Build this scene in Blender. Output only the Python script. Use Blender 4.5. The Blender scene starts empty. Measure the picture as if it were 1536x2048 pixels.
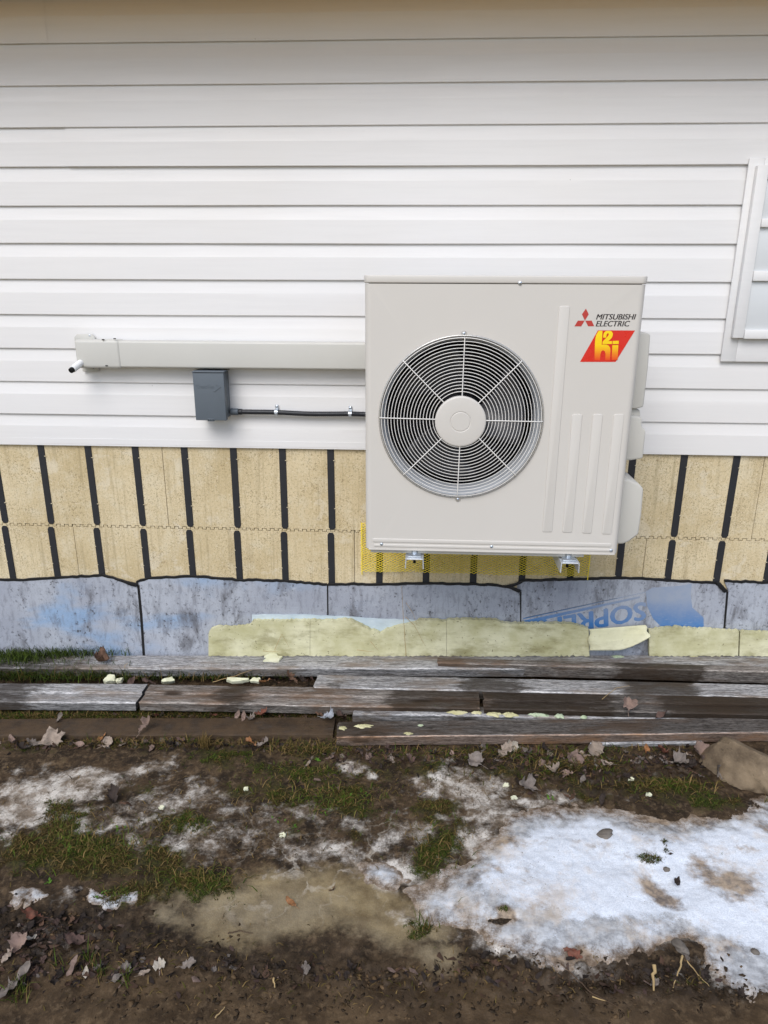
import bpy, bmesh, math, random
import numpy as np
from mathutils import Vector, Matrix
from mathutils.geometry import tessellate_polygon

random.seed(7)
RNG = np.random.default_rng(11)
scene = bpy.context.scene
COL = scene.collection

# ------------------------------------------------------------------ camera
F, PITCH, YAW, ROLL = 1436.8, 0.3076, -0.0506, 0.0043
CAM = np.array([0.2673, -2.8637, 1.5749])
fw = np.array([math.sin(YAW)*math.cos(PITCH), math.cos(YAW)*math.cos(PITCH), -math.sin(PITCH)])
rt = np.cross(fw, [0, 0, 1]); rt /= np.linalg.norm(rt)
up = np.cross(rt, fw)
rt, up = rt*math.cos(ROLL)+up*math.sin(ROLL), -rt*math.sin(ROLL)+up*math.cos(ROLL)
cam = bpy.data.cameras.new("camera")
cam.sensor_fit = 'HORIZONTAL'; cam.sensor_width = 36.0
cam.lens = 36.0*F/1536.0
cam.clip_start = 0.05; cam.clip_end = 400.0
cam_o = bpy.data.objects.new("camera", cam); COL.objects.link(cam_o)
cam_o.matrix_world = Matrix(((rt[0], up[0], -fw[0], CAM[0]), (rt[1], up[1], -fw[1], CAM[1]),
                             (rt[2], up[2], -fw[2], CAM[2]), (0, 0, 0, 1)))
scene.camera = cam_o

# ------------------------------------------------------------------ sky, sun, exposure
SUN_EL, SUN_AZ = 47.0, 198.0        # degrees; azimuth from +Y, clockwise (sun high in front of the wall)
world = bpy.data.worlds.new("World"); scene.world = world; world.use_nodes = True
wn = world.node_tree; wn.nodes.clear()
sky = wn.nodes.new('ShaderNodeTexSky'); sky.sky_type = 'NISHITA'; sky.sun_disc = False
sky.sun_elevation = math.radians(SUN_EL); sky.sun_rotation = math.radians(SUN_AZ)
sky.air_density = 1.0; sky.dust_density = 1.6; sky.ozone_density = 1.0
bg = wn.nodes.new('ShaderNodeBackground'); bg.inputs[1].default_value = 0.11
wo = wn.nodes.new('ShaderNodeOutputWorld')
wn.links.new(sky.outputs[0], bg.inputs[0]); wn.links.new(bg.outputs[0], wo.inputs[0])
sl = bpy.data.lights.new("sun", 'SUN'); sl.energy = 1.5; sl.angle = math.radians(38); sl.color = (1.0, 0.985, 0.965)
sun = bpy.data.objects.new("sun", sl); COL.objects.link(sun)
sd = Vector((math.sin(math.radians(SUN_AZ))*math.cos(math.radians(SUN_EL)),
             math.cos(math.radians(SUN_AZ))*math.cos(math.radians(SUN_EL)), math.sin(math.radians(SUN_EL))))
sun.rotation_euler = sd.to_track_quat('Z', 'Y').to_euler(); sun.location = (0, -6, 9)
scene.view_settings.view_transform = 'Standard'; scene.view_settings.look = 'None'
scene.view_settings.gamma = 1.0; scene.view_settings.use_curve_mapping = False
scene.view_settings.exposure = 0.60

# ------------------------------------------------------------------ where a point of the place lies
def W(px, py, Y=0.0):
    """point on the vertical plane at depth Y"""
    d = fw*F + rt*(px-768) + up*(1024-py)
    return CAM + d*((Y-CAM[1])/d[1])

def P(px, py, zf):
    """point on the surface z = zf(x, y)"""
    d = fw*F + rt*(px-768) + up*(1024-py)
    z = -0.06
    for _ in range(12):
        q = CAM + d*((z-CAM[2])/d[2])
        z = float(zf(q[0], q[1]))
    return CAM + d*((z-CAM[2])/d[2])

def pix(X, Y, Z):
    a, b, c = X-CAM[0], Y-CAM[1], Z-CAM[2]
    z = a*fw[0]+b*fw[1]+c*fw[2]
    z = np.maximum(z, 0.05)
    return 768+F*(a*rt[0]+b*rt[1]+c*rt[2])/z, 1024-F*(a*up[0]+b*up[1]+c*up[2])/z

# ------------------------------------------------------------------ noise
def _h(ix, iy, s):
    n = (ix.astype(np.int64)*374761393 + iy.astype(np.int64)*668265263 + s*974634777) & 0x7fffffff
    n = ((n ^ (n >> 13))*1274126177) & 0x7fffffff
    return ((n ^ (n >> 16)) & 0xffff)/65535.0

def vnoise(x, y, s=0):
    x = np.asarray(x, float); y = np.asarray(y, float)
    ix, iy = np.floor(x), np.floor(y); fx, fy = x-ix, y-iy
    ux, uy = fx*fx*fx*(fx*(fx*6-15)+10), fy*fy*fy*(fy*(fy*6-15)+10)
    a = _h(ix, iy, s); b = _h(ix+1, iy, s); c = _h(ix, iy+1, s); d = _h(ix+1, iy+1, s)
    return (a+(b-a)*ux)*(1-uy)+(c+(d-c)*ux)*uy

def fbm(x, y, o=4, s=0, g=0.5):
    t, a, m = 0.0, 1.0, 0.0
    for i in range(o):
        t = t + a*vnoise(x*2**i+17.3*i, y*2**i-9.1*i, s+i); m += a; a *= g
    return t/m

def sstep(a, b, x):
    t = np.clip((x-a)/(b-a), 0, 1); return t*t*(3-2*t)

# ------------------------------------------------------------------ objects
def tag(o, label=None, cat=None, group=None, kind=None):
    if label: o['label'] = label
    if cat: o['category'] = cat
    if group: o['group'] = group
    if kind: o['kind'] = kind
    return o

ORG = {}
def thing(name, loc, label, cat, group=None):
    o = bpy.data.objects.new(name, None); COL.objects.link(o); o.location = loc
    o.empty_display_size = 0.05
    ORG[o.name] = np.array(loc, float)
    return tag(o, label, cat, group)

def link(name, me, mat, parent=None, smooth=None, loc=None):
    """me has world coordinates when parent/loc are given: they are made relative"""
    if mat is not None and not me.materials:
        for m in (mat if isinstance(mat, (list, tuple)) else [mat]): me.materials.append(m)
    if smooth is not None:
        me.polygons.foreach_set('use_smooth', [True]*len(me.polygons))
        me.set_sharp_from_angle(angle=math.radians(smooth))
    o = bpy.data.objects.new(name, me); COL.objects.link(o)
    if parent is not None:
        org = ORG[parent.name]; me.transform(Matrix.Translation(-Vector(org))); o.parent = parent; ORG[o.name] = org
    elif loc is not None:
        me.transform(Matrix.Translation(-Vector(loc))); o.location = loc; ORG[o.name] = np.array(loc, float)
    else:
        ORG[o.name] = np.zeros(3)
    return o

class MB:
    def __init__(s): s.v = []; s.f = []; s.m = []; s.mi = 0
    def add(s, vs, fs):
        k = len(s.v); s.v += [tuple(map(float, q)) for q in vs]; s.f += [tuple(i+k for i in f) for f in fs]; s.m += [s.mi]*len(fs)
        return s
    def box(s, x0, x1, y0, y1, z0, z1):
        return s.add([(x0,y0,z0),(x1,y0,z0),(x1,y1,z0),(x0,y1,z0),(x0,y0,z1),(x1,y0,z1),(x1,y1,z1),(x0,y1,z1)],
                     [(0,3,2,1),(4,5,6,7),(0,1,5,4),(1,2,6,5),(2,3,7,6),(3,0,4,7)])
    def tube(s, pts, r, n=8, caps=True):
        pts = [Vector(p) for p in pts]; vs = []; fs = []
        for i, p in enumerate(pts):
            t = (pts[min(i+1, len(pts)-1)]-pts[max(i-1, 0)]).normalized()
            a = t.cross(Vector((0, 0, 1)) if abs(t.z) < 0.9 else Vector((0, 1, 0))).normalized(); b = t.cross(a)
            rr = r[i] if isinstance(r, (list, tuple)) else r
            vs += [p+a*rr*math.cos(2*math.pi*k/n)+b*rr*math.sin(2*math.pi*k/n) for k in range(n)]
        for i in range(len(pts)-1):
            for k in range(n): fs.append((i*n+k, i*n+(k+1) % n, (i+1)*n+(k+1) % n, (i+1)*n+k))
        if caps: fs += [tuple(range(n-1, -1, -1)), tuple(range((len(pts)-1)*n, len(pts)*n))]
        return s.add(vs, fs)
    def prism(s, poly, y0, y1):
        """polygon [(x, z)] extruded from y0 (front) to y1"""
        n = len(poly)
        if sum(poly[i][0]*poly[(i+1) % n][1]-poly[(i+1) % n][0]*poly[i][1] for i in range(n)) < 0: poly = poly[::-1]
        vs = [(x, y0, z) for x, z in poly]+[(x, y1, z) for x, z in poly]
        return s.add(vs, [tuple(range(n)), tuple(range(2*n-1, n-1, -1))]+[(i, i+n, (i+1) % n+n, (i+1) % n) for i in range(n)])
    def lathe(s, c, prof, n=96, a0=0.0, a1=2*math.pi):
        """prof [(r, y)] turned about the Y axis through c=(x, z)"""
        full = abs(a1-a0-2*math.pi) < 1e-6; m = n if full else n+1; vs = []; fs = []
        for r, y in prof:
            for k in range(m):
                a = a0+(a1-a0)*k/n; vs.append((c[0]+r*math.cos(a), y, c[1]+r*math.sin(a)))
        for i in range(len(prof)-1):
            for k in range(n):
                k2 = (k+1) % m; fs.append((i*m+k, i*m+k2, (i+1)*m+k2, (i+1)*m+k))
        return s.add(vs, fs)
    def ring(s, c, R, y, r, n=80, k=6):
        return s.lathe(c, [(R+r*math.cos(2*math.pi*i/k), y+r*math.sin(2*math.pi*i/k)) for i in range(k+1)], n)
    def mesh(s, name, bevel=0.0, seg=2):
        me = bpy.data.meshes.new(name); me.from_pydata(s.v, [], s.f)
        if any(s.m): me.polygons.foreach_set('material_index', s.m)
        bm = bmesh.new(); bm.from_mesh(me)
        bmesh.ops.recalc_face_normals(bm, faces=bm.faces)
        if bevel:
            ed = [e for e in bm.edges if len(e.link_faces) == 2 and e.calc_face_angle(0) > 0.6]
            bmesh.ops.bevel(bm, geom=ed, offset=bevel, segments=seg, affect='EDGES', profile=0.5, clamp_overlap=True)
        bm.to_mesh(me); bm.free()
        return me
    def build(s, name, mat, parent=None, bevel=0.0, seg=2, smooth=35, loc=None):
        return link(name, s.mesh(name, bevel, seg), mat, parent, smooth, loc)

def grid_mesh(name, X, Y, Z, keep=None):
    ny, nx = X.shape
    me = bpy.data.meshes.new(name)
    idx = np.arange(ny*nx).reshape(ny, nx)
    q = np.stack([idx[:-1, :-1], idx[:-1, 1:], idx[1:, 1:], idx[1:, :-1]], -1).reshape(-1, 4)
    co = np.stack([X, Y, Z], -1).reshape(-1, 3)
    used = None
    if keep is not None:
        k = (keep[:-1, :-1] | keep[:-1, 1:] | keep[1:, 1:] | keep[1:, :-1]).reshape(-1); q = q[k]
        used = np.unique(q); mp = np.full(ny*nx, -1); mp[used] = np.arange(len(used)); q = mp[q]; co = co[used]
    fast_mesh(me, co, q)
    return me, used

def fast_mesh(me, co, q):
    n = q.shape[1]
    me.vertices.add(len(co)); me.vertices.foreach_set('co', np.ascontiguousarray(co, np.float32).ravel())
    me.loops.add(q.size); me.loops.foreach_set('vertex_index', np.ascontiguousarray(q, np.int32).ravel())
    me.polygons.add(len(q)); me.polygons.foreach_set('loop_start', np.arange(0, q.size, n, dtype=np.int32))
    me.update(calc_edges=True); me.validate()

def attr(me, name, vals):
    a = me.attributes.new(name, 'FLOAT', 'POINT'); a.data.foreach_set('value', np.ascontiguousarray(vals, np.float32).ravel())

def cattr(me, name, cols):
    a = me.attributes.new(name, 'FLOAT_COLOR', 'POINT')
    c = np.ones((len(me.vertices), 4), np.float32); c[:, :3] = cols
    a.data.foreach_set('color', c.ravel())

# ------------------------------------------------------------------ materials
class NT:
    def __init__(s, name, rough=0.6, spec=0.4, metal=0.0, col=(0.5, 0.5, 0.5)):
        s.m = bpy.data.materials.new(name); s.m.use_nodes = True; s.t = s.m.node_tree; s.t.nodes.clear()
        s.b = s.n('ShaderNodeBsdfPrincipled'); s.o = s.n('ShaderNodeOutputMaterial')
        s.t.links.new(s.b.outputs[0], s.o.inputs[0])
        s.b.inputs['Roughness'].default_value = rough; s.b.inputs['Specular IOR Level'].default_value = spec
        s.b.inputs['Metallic'].default_value = metal; s.b.inputs['Base Color'].default_value = (*col, 1)
    def n(s, t, **k):
        nd = s.t.nodes.new(t)
        for a, v in k.items(): setattr(nd, a, v)
        return nd
    def put(s, sock, v):
        if hasattr(v, 'is_output'): s.t.links.new(v, sock)
        elif isinstance(v, (tuple, list)) and len(v) == 3 and sock.type == 'RGBA': sock.default_value = (*v, 1)
        else: sock.default_value = v
    def coord(s, kind='Object', scale=(1, 1, 1), off=None):
        c = s.n('ShaderNodeTexCoord').outputs[kind]
        m = s.n('ShaderNodeMapping'); s.put(m.inputs[0], c); m.inputs['Scale'].default_value = scale
        if off is not None: s.put(m.inputs['Location'], off)
        return m.outputs[0]
    def noise(s, vec, scale=5, detail=4, rough=0.55, dist=0.0):
        x = s.n('ShaderNodeTexNoise'); s.put(x.inputs['Vector'], vec); x.inputs['Scale'].default_value = scale
        x.inputs['Detail'].default_value = detail; x.inputs['Roughness'].default_value = rough; x.inputs['Distortion'].default_value = dist
        return x.outputs[0]
    def voro(s, vec, scale=5, feature='F1', out=0, rand=1.0):
        x = s.n('ShaderNodeTexVoronoi', feature=feature); s.put(x.inputs['Vector'], vec); x.inputs['Scale'].default_value = scale
        x.inputs['Randomness'].default_value = rand
        return x.outputs[out]
    def ramp(s, f, stops, interp='LINEAR'):
        r = s.n('ShaderNodeValToRGB'); s.put(r.inputs[0], f); r.color_ramp.interpolation = interp
        e = r.color_ramp.elements
        while len(e) < len(stops): e.new(0.5)
        for i, (p, c) in enumerate(stops):
            e[i].position = p; e[i].color = (*(c if isinstance(c, (tuple, list)) else (c, c, c)), 1)
        return r.outputs[0]
    def mix(s, f, a, b, mode='MIX'):
        x = s.n('ShaderNodeMix', data_type='RGBA', blend_type=mode)
        s.put(x.inputs[0], f); s.put(x.inputs[6], a); s.put(x.inputs[7], b)
        return x.outputs[2]
    def math(s, op, a, b=0.0, c=None, clamp=False):
        x = s.n('ShaderNodeMath', operation=op, use_clamp=clamp); s.put(x.inputs[0], a); s.put(x.inputs[1], b)
        if c is not None: s.put(x.inputs[2], c)
        return x.outputs[0]
    def rng(s, v, a, b, c=0.0, d=1.0, smooth=True):
        x = s.n('ShaderNodeMapRange', interpolation_type='SMOOTHSTEP' if smooth else 'LINEAR')
        s.put(x.inputs[0], v)
        for i, q in enumerate((a, b, c, d)): x.inputs[i+1].default_value = q
        return x.outputs[0]
    def at(s, name, col=False):
        a = s.n('ShaderNodeAttribute', attribute_name=name); return a.outputs['Color' if col else 'Fac']
    def sep(s, v):
        x = s.n('ShaderNodeSeparateXYZ'); s.put(x.inputs[0], v); return x.outputs
    def rand(s): return s.n('ShaderNodeObjectInfo').outputs['Random']
    def bump(s, h, strength=0.3, dist=0.01, prev=None):
        x = s.n('ShaderNodeBump'); s.put(x.inputs['Height'], h); x.inputs['Strength'].default_value = strength
        x.inputs['Distance'].default_value = dist
        if prev is not None: s.put(x.inputs['Normal'], prev)
        return x.outputs[0]
    def end(s, col=None, rough=None, normal=None):
        if col is not None: s.put(s.b.inputs['Base Color'], col)
        if rough is not None: s.put(s.b.inputs['Roughness'], rough)
        if normal is not None: s.put(s.b.inputs['Normal'], normal)
        return s.m

def painted(name, col, rough=0.5, spec=0.4, var=0.06, scale=6, bump=0.0, metal=0.0, bscale=400):
    n = NT(name, rough, spec, metal); v = n.coord()
    f = n.noise(v, scale, 5, 0.6)
    c = n.mix(f, tuple(q*(1-var) for q in col), tuple(min(1, q*(1+var)) for q in col))
    r = n.rng(n.noise(v, scale*5, 3), 0.3, 0.7, max(0.05, rough-0.08), min(1, rough+0.08))
    nb = n.bump(n.noise(v, bscale, 2), bump, 0.001) if bump else None
    return n.end(c, r, nb)

def vinyl_mat(name, col):
    n = NT(name, 0.5, 0.35); v = n.coord()
    st = n.noise(n.coord(scale=(1.2, 1, 26)), 2.2, 4, 0.6)
    big = n.noise(v, 1.3, 3)
    c = n.mix(n.rng(st, 0.35, 0.75), col, tuple(q*0.965 for q in col))
    c = n.mix(n.rng(big, 0.4, 0.7, 0, 0.5), c, (col[0]*0.97, col[1]*0.955, col[2]*0.93))
    sp = n.math('LESS_THAN', n.voro(v, 13), 0.022)
    sp = n.math('MULTIPLY', sp, n.math('GREATER_THAN', n.noise(v, 5, 2), 0.56))
    c = n.mix(n.math('MULTIPLY', sp, 0.6), c, (0.10, 0.08, 0.06))
    gr = n.noise(n.coord(scale=(3, 60, 60)), 6, 3, 0.6)
    return n.end(c, n.rng(st, 0.3, 0.7, 0.42, 0.58), n.bump(gr, 0.10, 0.002))

def icf_mat():
    n = NT('eps_foam', 0.9, 0.15); v = n.coord()
    bead = n.voro(v, 230); edge = n.voro(v, 230, 'DISTANCE_TO_EDGE')
    f = n.noise(v, 3.0, 5, 0.6); f2 = n.noise(v, 14, 4, 0.65)
    c = n.mix(n.rng(f, 0.3, 0.7), (0.54, 0.435, 0.255), (0.68, 0.575, 0.38))
    c = n.mix(n.rng(f2, 0.45, 0.75, 0, 0.6), c, (0.70, 0.63, 0.47))
    c = n.mix(n.rng(n.noise(v, 120, 3, 0.7), 0.50, 0.68, 0, 0.5), c, (0.27, 0.21, 0.11))
    c = n.mix(n.rng(n.noise(n.coord(off=(3, 3, 3)), 130, 3, 0.7), 0.56, 0.70, 0, 0.5), c, (0.80, 0.72, 0.55))
    # scraped pale patches
    c = n.mix(n.rng(n.noise(n.coord(scale=(1, 1, 1.2)), 6.5, 6, 0.6, 0.5), 0.60, 0.66, 0, 0.55), c, (0.70, 0.63, 0.49))
    gap = n.rng(edge, 0.0, 0.10, 1.0, 0.0)
    pit = n.math('GREATER_THAN', n.noise(v, 190, 3, 0.6), 0.60)
    pit = n.math('MULTIPLY', pit, n.rng(n.noise(v, 9, 4, 0.6), 0.35, 0.6))
    c = n.mix(n.math('MULTIPLY', gap, 0.22), c, (0.30, 0.22, 0.10))
    c = n.mix(n.math('MULTIPLY', pit, 0.6), c, (0.17, 0.12, 0.055))
    streak = n.noise(n.coord(scale=(18, 1, 0.9)), 3.0, 5, 0.6)
    c = n.mix(n.rng(streak, 0.52, 0.70, 0, 0.40), c, (0.30, 0.235, 0.13))
    # moulded scale lines every inch
    x = n.sep(n.n('ShaderNodeTexCoord').outputs['Object'])[0]
    ln = n.math('PINGPONG', n.math('ADD', x, 0.004), 0.0127)
    ln = n.rng(ln, 0.0, 0.0011, 1, 0)
    ln = n.math('MULTIPLY', ln, n.rng(n.noise(v, 5, 3), 0.4, 0.6))
    c = n.mix(n.math('MULTIPLY', ln, 0.35), c, (0.25, 0.19, 0.09))
    b = n.bump(bead, 0.35, 0.002); b = n.bump(pit, -0.4, 0.003, b); b = n.bump(ln, -0.3, 0.002, b)
    return n.end(c, 0.9, b)

def membrane_mat():
    n = NT('membrane', 0.6, 0.3); v = n.coord()
    base = n.mix(n.rng(n.noise(v, 2.2, 4), 0.35, 0.65), (0.36, 0.385, 0.45), (0.47, 0.50, 0.56))
    blue = n.rng(n.noise(n.coord(scale=(1, 1, 2.2)), 1.7, 4, 0.55, 0.4), 0.50, 0.68)
    x = n.sep(n.n('ShaderNodeTexCoord').outputs['Object'])[0]
    blue = n.math('MULTIPLY', blue, n.rng(x, -0.9, 0.1, 1.0, 0.06))
    c = n.mix(n.math('MULTIPLY', blue, 0.75), base, (0.25, 0.42, 0.66))
    c = n.mix(n.math('MULTIPLY', n.rng(n.noise(n.coord(scale=(1, 1, 12)), 6, 4), 0.55, 0.75), 0.25), c, (0.55, 0.62, 0.72))
    st = n.noise(n.coord(scale=(2.6, 1, 1.0)), 3.4, 7, 0.68, 0.3)
    c = n.mix(n.rng(n.noise(n.coord(scale=(5, 1, 1.4)), 9, 6, 0.7), 0.48, 0.66, 0, 0.45), c, (0.16, 0.165, 0.19))
    c = n.mix(n.rng(st, 0.50, 0.68, 0, 0.80), c, (0.095, 0.092, 0.098))
    c = n.mix(n.rng(n.noise(n.coord(off=(7, 1, 2)), 22, 6, 0.75), 0.58, 0.70, 0, 0.5), c, (0.56, 0.60, 0.66))
    sp = n.noise(v, 60, 4, 0.7)
    c = n.mix(n.math('MULTIPLY', n.rng(sp, 0.55, 0.66), n.rng(st, 0.42, 0.56, 0.15, 0.85)), c, (0.05, 0.048, 0.05))
    # woven diamond relief
    xz = n.coord(scale=(1, 0.0, 1)); m = n.n('ShaderNodeMapping'); n.put(m.inputs[0], xz); m.inputs['Rotation'].default_value = (0, math.radians(45), 0)
    w = n.voro(m.outputs[0], 210, rand=0.12)
    c = n.mix(n.rng(w, 0.22, 0.55, 0, 0.35), c, (0.13, 0.14, 0.17))
    b = n.bump(w, -0.5, 0.0015); b = n.bump(n.noise(v, 9, 4), 0.25, 0.02, b)
    return n.end(c, n.rng(st, 0.4, 0.7, 0.45, 0.75), b)

def foam_mat(name, c1, c2, dirt=0.5):
    n = NT(name, 0.85, 0.2); v = n.coord()
    f = n.noise(v, 7, 5, 0.6)
    c = n.mix(n.rng(f, 0.3, 0.7), c1, c2)
    c = n.mix(n.rng(n.noise(n.coord(scale=(1, 1, 9)), 9, 4, 0.6), 0.45, 0.8, 0, 0.25), c, tuple(q*0.75 for q in c1))
    x = n.math('MULTIPLY', n.math('GREATER_THAN', n.noise(v, 75, 4, 0.65), 0.66), dirt)
    c = n.mix(x, c, (0.07, 0.05, 0.02))
    z = n.noise(n.coord(scale=(1, 1, 2.5)), 5, 6, 0.7)
    c = n.mix(n.rng(z, 0.46, 0.70, 0, dirt*0.95), c, (0.19, 0.165, 0.06))
    b = n.bump(n.noise(v, 260, 3), 0.2, 0.002); b = n.bump(n.noise(v, 22, 4), 0.3, 0.008, b)
    return n.end(c, 0.85, b)

def wood_mat(name, pale, dark, brown, browning=0.3):
    n = NT(name, 0.8, 0.13); r = n.rand()
    off = n.n('ShaderNodeCombineXYZ'); n.put(off.inputs[0], n.math('MULTIPLY', r, 37.0)); n.put(off.inputs[1], n.math('MULTIPLY', r, 11.0)); n.put(off.inputs[2], n.math('MULTIPLY', r, 5.0))
    o = off.outputs[0]
    g = n.noise(n.coord(scale=(3.2, 42, 42), off=o), 4.0, 7, 0.7, 0.5)
    fine = n.noise(n.coord(scale=(14, 170, 170), off=o), 4.0, 4, 0.7)
    blot = n.noise(n.coord(scale=(1.6, 5, 5), off=o), 2.2, 5, 0.6)
    c = n.mix(n.rng(g, 0.33, 0.66), dark, pale)
    c = n.mix(n.rng(fine, 0.36, 0.58, 0.85, 0.0), c, tuple(q*0.35 for q in dark))
    c = n.mix(n.rng(blot, 0.50 - 0.2*browning, 0.72 - 0.2*browning, 0, 0.85), c, brown)
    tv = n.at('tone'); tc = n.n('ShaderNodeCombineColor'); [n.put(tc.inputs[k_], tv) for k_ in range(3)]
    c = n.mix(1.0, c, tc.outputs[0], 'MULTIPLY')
    kn = n.voro(n.coord(scale=(2.3, 9, 9), off=o), 1.0)
    kn = n.rng(kn, 0.05, 0.15, 0.85, 0.0)
    c = n.mix(kn, c, (0.035, 0.024, 0.017))
    crack = n.noise(n.coord(scale=(0.9, 60, 60), off=o), 3.0, 3, 0.5, 0.1)
    crack = n.rng(n.math('ABSOLUTE', n.math('SUBTRACT', crack, 0.5)), 0.0, 0.018, 1.0, 0.0)
    crack = n.math('MULTIPLY', crack, n.rng(n.noise(n.coord(scale=(1.2, 3, 3), off=o), 2.0, 2), 0.45, 0.6))
    c = n.mix(n.math('MULTIPLY', crack, 0.85), c, (0.012, 0.010, 0.009))
    wet = n.rng(n.math('ADD', n.at('wet'), n.math('MULTIPLY', n.math('SUBTRACT', n.noise(n.coord(scale=(2.5, 9, 9), off=o), 3.5, 7, 0.72), 0.5), 1.9)), 0.35, 0.75)
    wc = n.mix(0.78, c, (0.024, 0.016, 0.010))
    c = n.mix(wet, c, wc)
    mud = n.rng(n.math('ADD', n.at('mud'), n.math('MULTIPLY', n.math('SUBTRACT', n.noise(n.coord(off=o), 14, 6, 0.7), 0.5), 0.9)), 0.3, 0.65)
    c = n.mix(mud, c, n.mix(n.noise(n.coord(off=o), 40, 4), (0.055, 0.036, 0.022), (0.10, 0.068, 0.042)))
    rough = n.math('SUBTRACT', 0.85, n.math('MULTIPLY', wet, 0.38))
    b = n.bump(g, 0.45, 0.006); b = n.bump(fine, 0.4, 0.002, b); b = n.bump(crack, -0.8, 0.008, b)
    return n.end(c, rough, b)

def ground_mat():
    n = NT('mud_ground', 0.7, 0.22); v = n.coord()
    f = n.noise(v, 9, 8, 0.65); f2 = n.noise(v, 55, 6, 0.7); f3 = n.noise(v, 2.6, 4)
    c = n.mix(n.rng(f, 0.3, 0.7), (0.016, 0.010, 0.0052), (0.064, 0.041, 0.022))
    fm = n.noise(v, 24, 6, 0.7); fh = n.noise(v, 130, 4, 0.7)
    c = n.mix(n.rng(fm, 0.50, 0.66, 0, 0.75), c, (0.115, 0.076, 0.042))
    c = n.mix(n.rng(fm, 0.36, 0.48, 0.65, 0), c, (0.010, 0.007, 0.005))
    c = n.mix(n.rng(f2, 0.50, 0.66, 0, 0.6), c, (0.150, 0.105, 0.062))
    c = n.mix(n.rng(fh, 0.52, 0.66, 0, 0.55), c, (0.014, 0.010, 0.007))
    c = n.mix(n.at('dark'), c, n.mix(n.rng(f2, 0.4, 0.65), (0.009, 0.0065, 0.005), (0.045, 0.030, 0.018)))
    c = n.mix(n.math('MULTIPLY', n.at('ochre'), 0.7), c, n.mix(n.rng(f, 0.3, 0.7), (0.075, 0.046, 0.022), (0.150, 0.098, 0.050)))
    # moss stain between the blades
    c = n.mix(n.rng(n.math('ADD', n.at('moss'), n.math('MULTIPLY', n.math('SUBTRACT', fm, 0.5), 1.6)), 0.30, 0.75, 0, 0.9), c, n.mix(n.rng(fh, 0.35, 0.65), (0.010, 0.012, 0.004), (0.060, 0.052, 0.013)))
    # tan puddle ice with white cracks
    ice = n.rng(n.math('ADD', n.at('ice'), n.math('ADD', n.math('MULTIPLY', n.math('SUBTRACT', f, 0.5), 1.3), n.math('MULTIPLY', n.math('SUBTRACT', f2, 0.5), 0.5))), 0.28, 0.95)
    ic = n.mix(n.rng(n.noise(v, 13, 6, 0.6), 0.3, 0.7), (0.150, 0.108, 0.054), (0.330, 0.258, 0.140))
    ic = n.mix(n.rng(f3, 0.4, 0.65, 0, 0.45), ic, (0.27, 0.235, 0.175))
    ic = n.mix(n.math('MULTIPLY', n.rng(n.noise(v, 300, 3, 0.7), 0.55, 0.70), 0.30), ic, (0.42, 0.37, 0.28))
    wv = n.noise(v, 8, 4, 0.6)
    vec = n.n('ShaderNodeVectorMath', operation='MULTIPLY_ADD'); cc = n.n('ShaderNodeCombineXYZ')
    n.put(cc.inputs[0], wv); n.put(cc.inputs[1], n.noise(v, 9.3, 4, 0.6)); n.put(vec.inputs[0], cc.outputs[0]); vec.inputs[1].default_value = (0.16, 0.16, 0); n.put(vec.inputs[2], v)
    ck = n.rng(n.voro(vec.outputs[0], 7.0, 'DISTANCE_TO_EDGE'), 0.0, 0.034, 1.0, 0.0)
    ck = n.math('MULTIPLY', ck, n.rng(n.noise(v, 6, 3), 0.36, 0.52))
    ck = n.math('MULTIPLY', ck, n.at('crack'))
    c = n.mix(n.math('MULTIPLY', ice, 0.92), c, ic)
    # thin melting frost
    fa = n.at('frost')
    mot = n.noise(v, 15, 9, 0.72, 0.12)
    mot2 = n.noise(n.coord(scale=(1, 1.8, 1)), 5.0, 7, 0.68, 0.15)
    k = n.math('ADD', n.math('MULTIPLY', n.math('SUBTRACT', mot, 0.5), 1.5), n.math('MULTIPLY', n.math('SUBTRACT', mot2, 0.5), 1.3))
    fr = n.rng(n.math('ADD', n.math('SUBTRACT', fa, 0.62), k), -0.16, 0.42)
    fr = n.math('MULTIPLY', fr, n.rng(fa, 0.04, 0.35))
    fr = n.math('MULTIPLY', fr, n.rng(fh, 0.30, 0.55, 0.45, 1.0))
    fcol = n.mix(n.rng(mot, 0.38, 0.66), (0.25, 0.20, 0.15), (0.70, 0.66, 0.60))
    c = n.mix(n.math('MULTIPLY', fr, 0.88), c, fcol)
    c = n.mix(n.math('MULTIPLY', n.math('MULTIPLY', ck, n.rng(fm, 0.35, 0.62, .10, 1.0)), 0.55), c, (0.54, 0.49, 0.41))
    yy = n.sep(n.n('ShaderNodeTexCoord').outputs['Object'])[1]
    far_bounce = n.rng(n.math('ADD', yy, n.math('MULTIPLY', n.noise(v, 3, 4), 0.5)), -2.9, -2.3, 1.0, 0.0)
    c = n.mix(far_bounce, c, n.mix(n.rng(f2, 0.3, 0.7), (0.24, 0.165, 0.070), (0.46, 0.34, 0.17)))  # unseen far ground, coloured straw to bounce warm light up at the wall
    wet = n.rng(n.math('ADD', n.at('wetness'), n.math('MULTIPLY', n.math('SUBTRACT', f3, 0.5), 0.8)), 0.35, 0.7)
    c = n.mix(n.math('MULTIPLY', wet, 0.35), c, (0.018, 0.012, 0.008))
    rough = n.math('SUBTRACT', 0.85, n.math('MULTIPLY', n.math('MULTIPLY', n.math('MAXIMUM', wet, n.math('MULTIPLY', ice, 0.7)), n.rng(fm, 0.35, 0.6, 0.5, 1.0)), 0.60))
    b = n.bump(f2, 0.6, 0.006); b = n.bump(n.noise(v, 210, 4, 0.7), 0.5, 0.002, b)
    return n.end(c, rough, b)

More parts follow.
